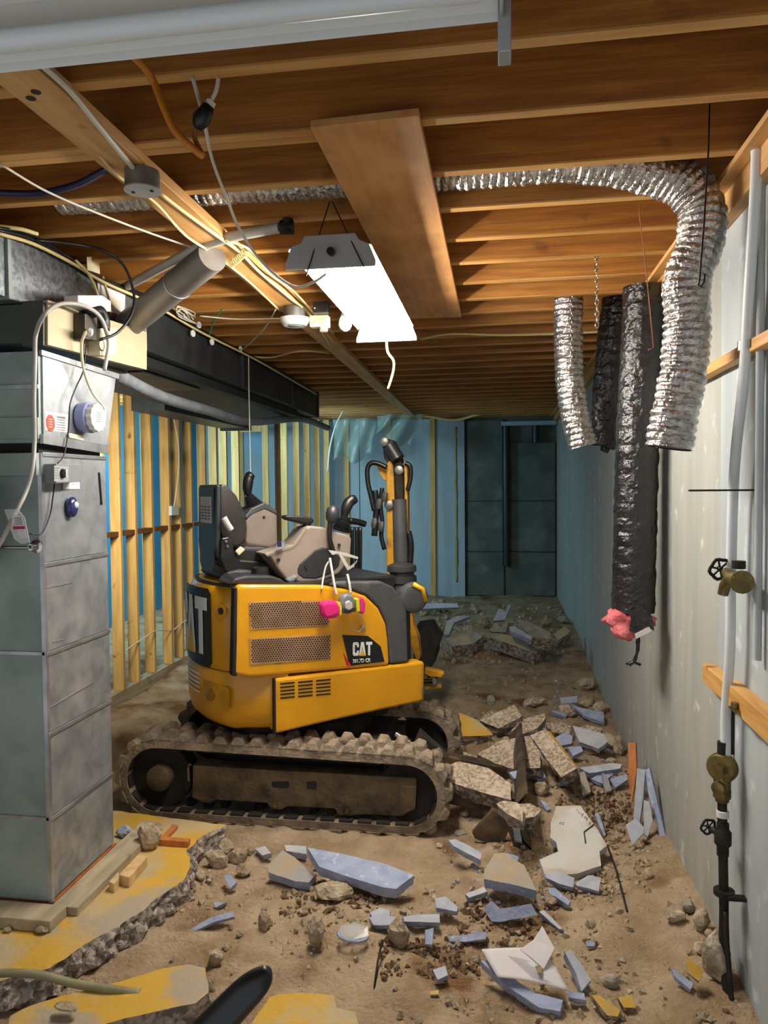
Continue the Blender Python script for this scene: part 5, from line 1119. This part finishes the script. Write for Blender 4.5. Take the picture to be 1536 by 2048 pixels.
piece(((1040,1092),(1240,1062),(1300,1070),(1290,1096),(1100,1126)),K5,.04,'p','long cream foam strip lying toward the red stake',(0,-.5),.10)
piece(((1110,1160),(1200,1110),(1250,1130),(1180,1190)),K5,.03,'f','blue foam offcut under the long cream strip',(.1,-.7),.06)
piece(((1230,1160),(1330,1130),(1335,1165),(1260,1215)),K5,.035,'f','blue foam wedge next to the red stake',(0,-.7),.06)
piece(((1180,1120),(1215,1150),(1240,1230),(1205,1240)),K5,.025,'d','dusty foam slat standing beside the blue wedge',(.2,-.9),.07)
piece(((755,1130),(820,1108),(835,1150),(790,1170)),K5,.05,'f','blue foam block behind the blade top edge',(0,-.6),.06)
piece(((800,1292),(830,1300),(862,1342),(842,1356)),K5,.03,'f','small blue foam sliver below the brown stone',(0,-.6),.03)
piece(((610,1120),(670,1105),(690,1140),(640,1160)),K5,.05,'f','blue foam lump caught on the blade back',(0,-.5),.20)
rock(810,1240,50,40,K5,'brown stone just right of the blade end'); rock(1282,985,34,62,K5,'mossy pale stone standing against the right wall')
rock(535,1000,0.1+42,36,K5,'brown stone wedged behind the blade steel'); rock(630,880,60,30,K5,'bluish grey stone behind the broad brown slab','concrete_grey')
rock(500,690,28,30,K5,'grey rounded stone on the open dirt behind the heap','concrete_grey'); rock(1190,1000,24,22,K5,'small yellow stained stone under the pale foam sheet')
random.seed(21)
for i in range(46):
    z_=((930,1235,1130,1300),(860,1205,960,1260),(900,1400,1210,1540),(1060,1440,1230,1560),(870,1560,1060,1690),(1130,1370,1215,1440))[i%6]
    x,y=random.uniform(z_[0],z_[2]),random.uniform(z_[1],z_[3]); far=y<1310; k=random.uniform(5,12) if far else random.uniform(7,19)
    mt_=random.choice(('stone','concrete_broken','concrete_grey')); ad={'stone':'tan','concrete_broken':'speckled','concrete_grey':'grey'}[mt_]; wh='far heap by the end wall' if far else ('litter along the right wall' if x>1130 else 'middle heap beside the excavator')
    o=rock(x,y,k*random.uniform(.9,1.5),k*.7,KF,'small '+ad+' concrete lump in the '+wh,mt_,name='rubble_lump',rot=random.uniform(-.5,.5)); o['group']=ad+' lumps in the '+wh
# ---- leaning pieces at wall
piece(((285,690),(340,690),(346,900),(312,1130),(290,1000)),K7,.02,'w','orange wood stake standing against the right wall',(-1.2,-2.2),.20,.001)
piece(((350,880),(412,890),(396,1100),(370,1282),(322,1272)),K7,.03,'p','tall grey foam slat leaning on the right wall',(-1.0,-2.2),.16)
piece(((412,890),(442,880),(500,1130),(562,1382),(520,1392),(430,1050)),K7,.03,'f','narrow blue foam slat leaning rightmost on the wall',(-1.2,-2.0),.16)
piece(((400,1122),(442,1132),(466,1270),(430,1392),(400,1372)),K7,.03,'p','short foam slat between the two leaning slats',(-.6,-2.2),.10)
piece(((265,1302),(340,1252),(402,1322),(400,1362),(315,1452)),K7,.03,'p','square pale foam offcut in front of the leaning slats',(-.4,-1.6),.09)
# ---- marked board and nearby
bo=piece(((690,25),(785,22),(838,95),(893,182),(862,205),(868,262),(770,296),(642,300),(622,238),(698,205),(690,170),(665,150),(667,90)),K4,.035,'b','large white insulation board fragment with faint handwriting near the wall',(0,-.28),.075,.006)
# faint writing on the board
def onboard(x,y):
    P=K4(x,y); N=V(0,-.28,1).normalized(); 
    d=Vector(ray(*P)); o=V(0,0,CZ); t=(bA-o).dot(N)/d.dot(N); return o+d*t+N*.002
_pl=((690,25),(785,22),(838,95),(893,182),(862,205),(868,262),(770,296),(642,300),(622,238),(698,205),(690,170),(665,150),(667,90))
_P=[K4(*p) for p in _pl]; bA=gz(sum(p[0] for p in _P)/13,sum(p[1] for p in _P)/13,.075)
textmesh('rc',26,'handwriting','ink',lambda x,y:onboard(700+x,100-y*.8),bo,.0)
for a_,b_ in (((770,40),(774,44)),((778,48),(782,56)),((786,58),(792,60)),((796,56),(792,68)),((801,74),(808,68)),((803,66),(812,82)),((808,82),(814,72)),((826,88),(820,98))):
    m=MB(); m.tube([onboard(*a_)+V(0,0,.0005),onboard(*b_)+V(0,0,.0005)],.0016,5); link_world(m.build('printed_mark','ink'),bo)
m=MB(); m.tube([onboard(*p)+V(0,0,.001) for p in ((840,100),(800,130),(806,175))],.003,5); link_world(m.build('crack','duct_under'),bo)
bo2=None
piece(((842,55),(858,52),(888,140),(880,145)),K4,.03,'f','blue foam sliver at the right edge of the white board',(0,-.5),.05)
piece(((615,1695),(680,1707),(768,1727),(828,1750),(793,1778),(768,1775),(700,1755),(638,1733)),KF,.045,'f','largest blue foam slab lying in front of the near track',(.06,-.18),.10,.006)
piece(((570,1690),(612,1692),(612,1708),(572,1702)),KF,.04,'p','thin pale foam piece at the left end of the largest blue slab',(0,-.3),.05)
piece(((400,282),(440,216),(480,210),(560,262),(610,362),(500,335),(400,316)),K4,.05,'d','dusty paver shaped foam slab in front of the blade',(-.05,-.32),.12,.004)
piece(((1070,265),(1130,200),(1180,230),(1262,300),(1235,330),(1180,325),(1075,290)),K3,.04,'d','dusty trapezoid foam slab left of the largest blue slab',(0,-.25),.07,.004)
piece(((258,160),(285,155),(392,212),(386,240),(275,182)),K4,.035,'p','pale foam strip lying left of the rusty gusset',(.1,-.4),.10)
piece(((510,88),(540,85),(550,165),(524,160)),K4,.04,'p','pale foam plug wedged between gusset and blade end',(0,-1.2),.12)
piece(((490,212),(540,226),(535,246),(490,232)),K4,.03,'f','small blue foam chip behind the dusty paver slab',(0,-.6),.06)
piece(((645,296),(700,285),(762,312),(756,350),(700,335),(650,312)),K4,.03,'p','curled pale foam edge at the foot of the white board',(0,-.6),.06)
piece(((765,332),(820,300),(866,312),(860,366),(770,342)),K4,.03,'p','notched pale foam piece right of the curled one',(0,-.6),.05)
piece(((655,350),(682,350),(746,405),(736,420),(660,372)),K4,.04,'f','blue foam stick below the curled pale edge',(0,-.5),.05)
piece(((325,376),(400,346),(411,366),(340,391)),K4,.035,'p','grey foam bar under the left of the dusty paver slab',(0,-.5),.05)
piece(((205,396),(245,385),(296,430),(290,446),(210,430)),K4,.04,'p','pointed pale foam block standing over a hollow',(0,-.7),.07)
piece(((75,466),(150,458),(222,456),(224,490),(80,486)),K4,.04,'p','ragged pale foam bar left of the dark hollow',(0,-.6),.05)
piece(((-60,470),(0,460),(72,470),(60,500),(-40,500)),K4,.04,'p','dusty foam bar beside the pale boulder',(0,-.6),.05)
piece(((165,520),(200,510),(192,580),(165,576)),K4,.03,'f','short blue foam stub right of the pale boulder',(0,-.8),.05)
piece(((400,440),(430,405),(456,436),(590,415),(612,460),(470,486),(430,486)),K4,.03,'f','jagged blue foam strip standing on edge behind the paper',(0,-1.8),.05)
piece(((255,546),(330,540),(410,526),(406,556),(330,566),(260,566)),K4,.03,'f','long blue foam sliver left of the paper',(0,-.9),.03)
piece(((620,446),(640,440),(716,516),(700,516)),K4,.03,'p','thin pale foam stick right of the jagged strip',(0,-.5),.03)
piece(((385,642),(412,640),(600,770),(716,800),(705,846),(620,830),(490,742)),K4,.04,'f','long blue foam plank under the sheet of paper',(-.1,-.35),.05,.006)
piece(((725,612),(745,598),(792,660),(826,720),(790,766),(770,700)),K4,.035,'p','leaf shaped pale foam piece to the right of the paper',(.2,-.6),.06)
piece(((735,766),(800,772),(806,800),(740,790)),K4,.03,'f','small blue foam block below the leaf shaped piece',(0,-.6),.04)
piece(((198,680),(245,662),(256,700),(215,718)),K4,.035,'p','single pale foam cube left of the paper',(.1,-.5),.05)
piece(((810,565),(845,568),(842,584),(812,584)),K4,.02,'f','tiny blue foam chip on the bare dirt near the wall',(0,-.6),.02)
piece(((1150,672),(1242,736),(1226,760),(1160,702)),K4,.03,'f','blue foam stick next to the wall boulder',(0,-.6),.04)
piece(((832,782),(860,780),(946,840),(936,868),(892,862)),K4,.03,'y','larger yellow painted chip right of the paper',(.1,-.5),.04,.006)
piece(((935,790),(990,780),(1006,830),(960,830)),K4,.03,'y','smaller yellow painted chip with a bright corner',(0,-.6),.04,.006)
piece(((1208,625),(1275,680),(1260,726),(1215,690)),K4,.04,'y','yellow chip leaning on the wall boulder',(-.2,-1.1),.09,.006)
piece(((183,765),(220,760),(218,778),(186,778)),K4,.02,'y','tiny yellow chip at the bottom left of the paper',(0,-.4),.02,.004)
for a in ((60,555,46,58,'pale rough boulder in the middle of the foreground dirt'),(905,738,34,32,'grey stone right of the paper'),(1163,474,44,30,'pale flat stone near the pipe'),(1217,436,24,28,'grey stone behind the pale flat one near the pipe'),(1270,498,34,40,'brown stone at the foot of the wall'),(1305,548,18,22,'small stone below the one at the foot of the wall'),(1330,668,52,96,'largest boulder at the foot of the right wall'),(668,416,26,24,'brown stone under the white board'),(1058,302,18,20,'small grey stone on the bank right of the thin rod'),(1020,190,20,18,'round tan stone below the leaning foam'),(1275,605,34,22,'light stone behind the largest wall boulder')):
    rock(*a[:4],K4,a[4],'stone' if 'grey' not in a[4] else 'concrete_grey')
# ---- left foreground
rock(600,160,54,58,K3,'rough brown boulder on the yellow slab by the planks',zb=SZ); rock(500,132,34,26,K3,'blue grey stone beside the brown boulder','foam_blue',zb=SZ)
for a in ((1335,380,86,36,'long pale stone right of centre in the foreground'),(1265,550,34,66,'upright oblong stone in the foreground'),(1058,500,28,44,'small upright brown stone in the foreground'),(960,540,20,14,'tiny tan stone near the small upright one'),(172,518,38,20,'dark flat stone on the yellow slab'),(30,522,18,12,'small stone at the left edge of the slab'),(860,645,34,34,'rough stone behind the yellow flake'),(265,832,56,14,'flat flake lying on the front slab fragment'),(790,215,34,44,'dark stone at the broken slab corner'),(840,180,40,28,'pointed stone on top of the corner rubble'),(900,200,46,30,'speckled stone in the corner rubble'),(950,240,44,34,'tan stone right in the corner rubble'),(870,250,50,40,'largest stone of the corner rubble'),(800,310,24,22,'small stone under the corner rubble'),(760,330,20,24,'stone at the foot of the broken edge'),(975,290,34,26,'grey stone at the end of the corner rubble'),(860,160,24,18,'smallest stone on top of the corner rubble'),(1005,210,18,16,'pale pebble by the corner rubble'),(1215,452,22,16,'dark stone left of the long pale stone'),(1500,370,24,34,'dark upright stone below the largest blue slab')):
    rock(*a[:4],K3,a[4],zb=SZ if 'slab' in a[4] and 'blue' not in a[4] and 'corner' not in a[4] else None)
piece(((1020,195),(1060,183),(1084,212),(1050,222)),K3,.04,'p','grey foam block between corner rubble and the dusty trapezoid',(0,-.6),.05)
piece(((755,520),(840,470),(930,445),(936,466),(850,490),(765,531)),K3,.02,'f','long curved blue foam strip on the dirt left of centre',(0,-.7),.03,.003)
piece(((855,408),(905,408),(862,430)),K3,.02,'f','small blue foam triangle above the curved strip',(0,-.7),.02,.002)
piece(((895,302),(920,295),(946,330),(920,356)),K3,.03,'f','blue foam block below the corner rubble',(.2,-.9),.05)
piece(((800,600),(825,598),(841,622),(826,666)),K3,.02,'y','bright yellow flake standing in the foreground dirt',(0,-1.6),.05,.003)
piece(((1480,450),(1520,432),(1560,440),(1556,486),(1490,470)),K3,.04,'p','pale foam lump just left of the ragged bar',(0,-.6),.05)
# slab fragments in front
piece(((45,862),(120,822),(250,782),(420,742),(560,700),(660,672),(760,656),(820,672),(832,720),(838,770),(780,812),(600,850),(430,890),(300,920),(120,960),(20,940)),K3,.08,'y','large yellow painted slab fragment in the lower left foreground',(.0,-.06),.075,.02,name='slab_fragment')
piece(((1080,790),(1110,776),(1250,772),(1335,782),(1345,830),(1420,848),(1432,890),(1400,960),(980,960),(1000,900)),K3,.06,'y','yellow painted slab fragment at the bottom centre',(0,-.05),.05,.015,name='slab_fragment')
# planks, blocks
def blk(pl,th,label,mt='lumber',nm='wood_block',K=K3,z=SZ):
    m=MB(); P=[Vector(atz(*K(*p),z+th)) for p in pl]; m.prism(P,(0,0,-th)); return tag(m.build(nm,mt,bevel=.003),label,'wood')
blk(((476,298),(552,217),(590,225),(516,310)),.045,'pale lumber block on the yellow slab')
blk(((434,325),(474,285),(476,310),(455,335)),.04,'short dark ended lumber scrap beside the pale block')
blk(((525,150),(545,140),(762,152),(752,166)),.03,'reddish flat plank behind the brown boulder','redwood','plank_scrap')
blk(((640,150),(690,95),(712,100),(664,152)),.02,'thin reddish strip crossing behind the brown boulder','redwood','plank_scrap')
# tube on slab, rods
m=MB(); P=[Vector(atz(*K3(*p),SZ+z)) for p,z in (((-60,695),.03),((60,692),.03),((160,700),.028),((300,735),.0),((420,755),-.005),((545,772),-.02))]; m.tube(spline(P),.0135,12); tb_=m.build('plastic_tube','greenpipe',smooth='auto'); tag(tb_,'dirty olive plastic tube lying across the slab edge','tube')
m=MB(); a=P[-1]; m.cyl(a,a+(P[-1]-P[-2]).normalized()*.012,.0155,12); m.build('tube_end','plank_grey',tb_,smooth='auto')
m=MB(); m.tube([gz(*K4(893,180),.045),gz(*K4(930,285),.03),gz(*K4(972,445),.01)],.0045,6); tag(m.build('steel_rod','iron',smooth=True),'thin dark rod lying from the white board toward the viewer','rod')
m=MB(); m.tube([gz(*K3(1530,560),.05),gz(*K3(1512,640),.03),gz(*K3(1495,770),.0)],.004,6); tag(m.build('rebar_stub','wire_dark',smooth=True),'short thin stick poking from the dirt at bottom centre','rod')
m=MB(); c=gz(*K3(1412,545),.03); m.tube([c+V(.055*math.cos(a_),.045*math.sin(a_),.012*math.sin(a_*.5)) for a_ in [math.pi*1.02*k/14+math.pi for k in range(15)]],.006,6); rg=m.build('plastic_ring','foam_blue',smooth=True); tag(rg,'half buried torn plastic lid with a blue rim','plastic')
m=MB(); m.prism([gz(*K3(*p),.03+.03*(560-p[1])/80) for p in ((1345,540),(1365,500),(1420,488),(1470,505),(1474,545),(1410,560))],(0,0,-.003)); m.build('clear_lid','bag_plastic',rg)
# paper sheet
pw=[(390,598),(470,606),(545,615),(600,590),(635,553),(660,590),(683,630),(640,695),(690,700),(738,765),(710,780),(580,748),(455,718)]
N=V(-.05,-.42,1).normalized(); A=gz(*K4(570,680),.085)
def onpaper(x,y,l=0):
    d=Vector(ray(*K4(x,y))); o=V(0,0,CZ); t=(A-o).dot(N)/d.dot(N); p=o+d*t; return p+N*(.02*math.sin((x-390)/350*3.0)+l)
m=MB(); n1,n2=14,10; vs=[]
ca,cb,cc,cd_=(390,598),(650,612),(738,768),(455,718)
for j in range(n2+1):
    for i in range(n1+1):
        s,t=i/n1,j/n2; x=(ca[0]*(1-s)+cb[0]*s)*(1-t)+(cd_[0]*(1-s)+cc[0]*s)*t; y=(ca[1]*(1-s)+cb[1]*s)*(1-t)+(cd_[1]*(1-s)+cc[1]*s)*t
        vs.append(onpaper(x,y))
m.add(vs,[(j*(n1+1)+i,j*(n1+1)+i+1,(j+1)*(n1+1)+i+1,(j+1)*(n1+1)+i) for j in range(n2) for i in range(n1)]); pp_=m.build('paper_sheet','paper',smooth=True); md=pp_.modifiers.new('s','SOLIDIFY'); md.thickness=.0015; tag(pp_,'white printed sheet of paper with a folded corner in the foreground','paper')
m=MB(); m.prism([onpaper(545,615,.002),onpaper(600,590,.02),onpaper(635,553,.045),onpaper(683,630,.035),onpaper(640,695,.006),onpaper(590,650,.004)],(0,0,.0015)); m.build('folded_corner','paper',pp_)
for k in range(11):
    x0=500+k*11; y0=640+k*8.5; m=MB(); m.tube([onpaper(x0+i*22-k*2,y0+i*6.2,.003) for i in range(4 if k%3 else 5)],.0006,4); m.build('text_line','ink_pale',pp_)
m=MB(); c=onpaper(622,690,.004); m.prism([c+V(.012*math.cos(a_)*(1+.3*math.sin(3*a_)),.03*math.sin(a_),0) for a_ in [k*.6 for k in range(10)]],(0,0,.002)); m.build('mud_smudge','dirt',pp_)
# dark strap tip rising at the bottom of the view, close to the viewer
stp=[aty(*p,1.05) for p in ((340,2140),(430,2050),(490,1988),(522,1958),(536,1940))]
m=MB(); Q=spline(stp,6); m.tube(Q,[.026*(1-.72*(i/(len(Q)-1))**3) for i in range(len(Q))],16); tag(m.build('rubber_handle','black_plastic',smooth=True),'black rubber handle tip poking up at the bottom edge','handle')
# ---- uncountable grit
random.seed(11)
def grit(name,label,cat,mt,N_,smin,smax,dens,zones):
    m=MB(); k=0; tries=0
    while k<N_ and tries<N_*40:
        tries+=1; z_=random.choice(zones); px=random.uniform(z_[0],z_[2]); py=random.uniform(z_[1],z_[3])
        p=gz(px,py)
        if not(-1.75<p.x<XR-.03) or p.y>10.9: continue
        if dens and nz((p.x,p.y,dens),2.2)<-.05 and random.random()<.75: continue
        if p.x<-.2 and p.x>-1.95 and 3.6<p.y<4.7: continue
        k+=1; s=smin+(smax-smin)*random.random()**3; s*=(.7+.12*p.y)
        R=Euler((random.random()*6,random.random()*6,random.random()*6)).to_matrix(); b=[V(1,0,0),V(-1,0,0),V(0,1,0),V(0,-1,0),V(0,0,1),V(0,0,-1),V(.6,.6,.5),V(-.6,.5,-.5)]
        q=[R@(v*s*random.uniform(.6,1.1)) for v in b[:6]]; c=p+V(0,0,s*.3)
        m.add([c+v for v in q],[(0,2,4),(2,1,4),(1,3,4),(3,0,4),(2,0,5),(1,2,5),(3,1,5),(0,3,5)])
    o=m.build(name,mt); return tag(o,label,cat,None,'stuff')
FG=(340,1690,1480,2048)
grit('gravel','loose tan gravel and grit scattered over the dirt','gravel','stone',2600,.004,.022,1.0,[FG,FG,(900,1300,1240,1700),(850,1210,1130,1330),(1000,1640,1300,1800)])
grit('soil_clods','dark brown soil clods in the dug hollows','soil','soil',1500,.004,.02,0,[(1110,1540,1270,1690),(920,1800,1110,1900),(560,1740,760,1830),(760,1880,960,1960),(1110,1540,1270,1690)])
grit('foam_crumbs','tiny blue foam crumbs scattered in the rubble','foam crumbs','foam_blue',420,.004,.016,0,[(980,1400,1250,1640),(900,1620,1150,1830),(700,1750,1000,1920),(1100,1380,1230,1560)])
m=MB()
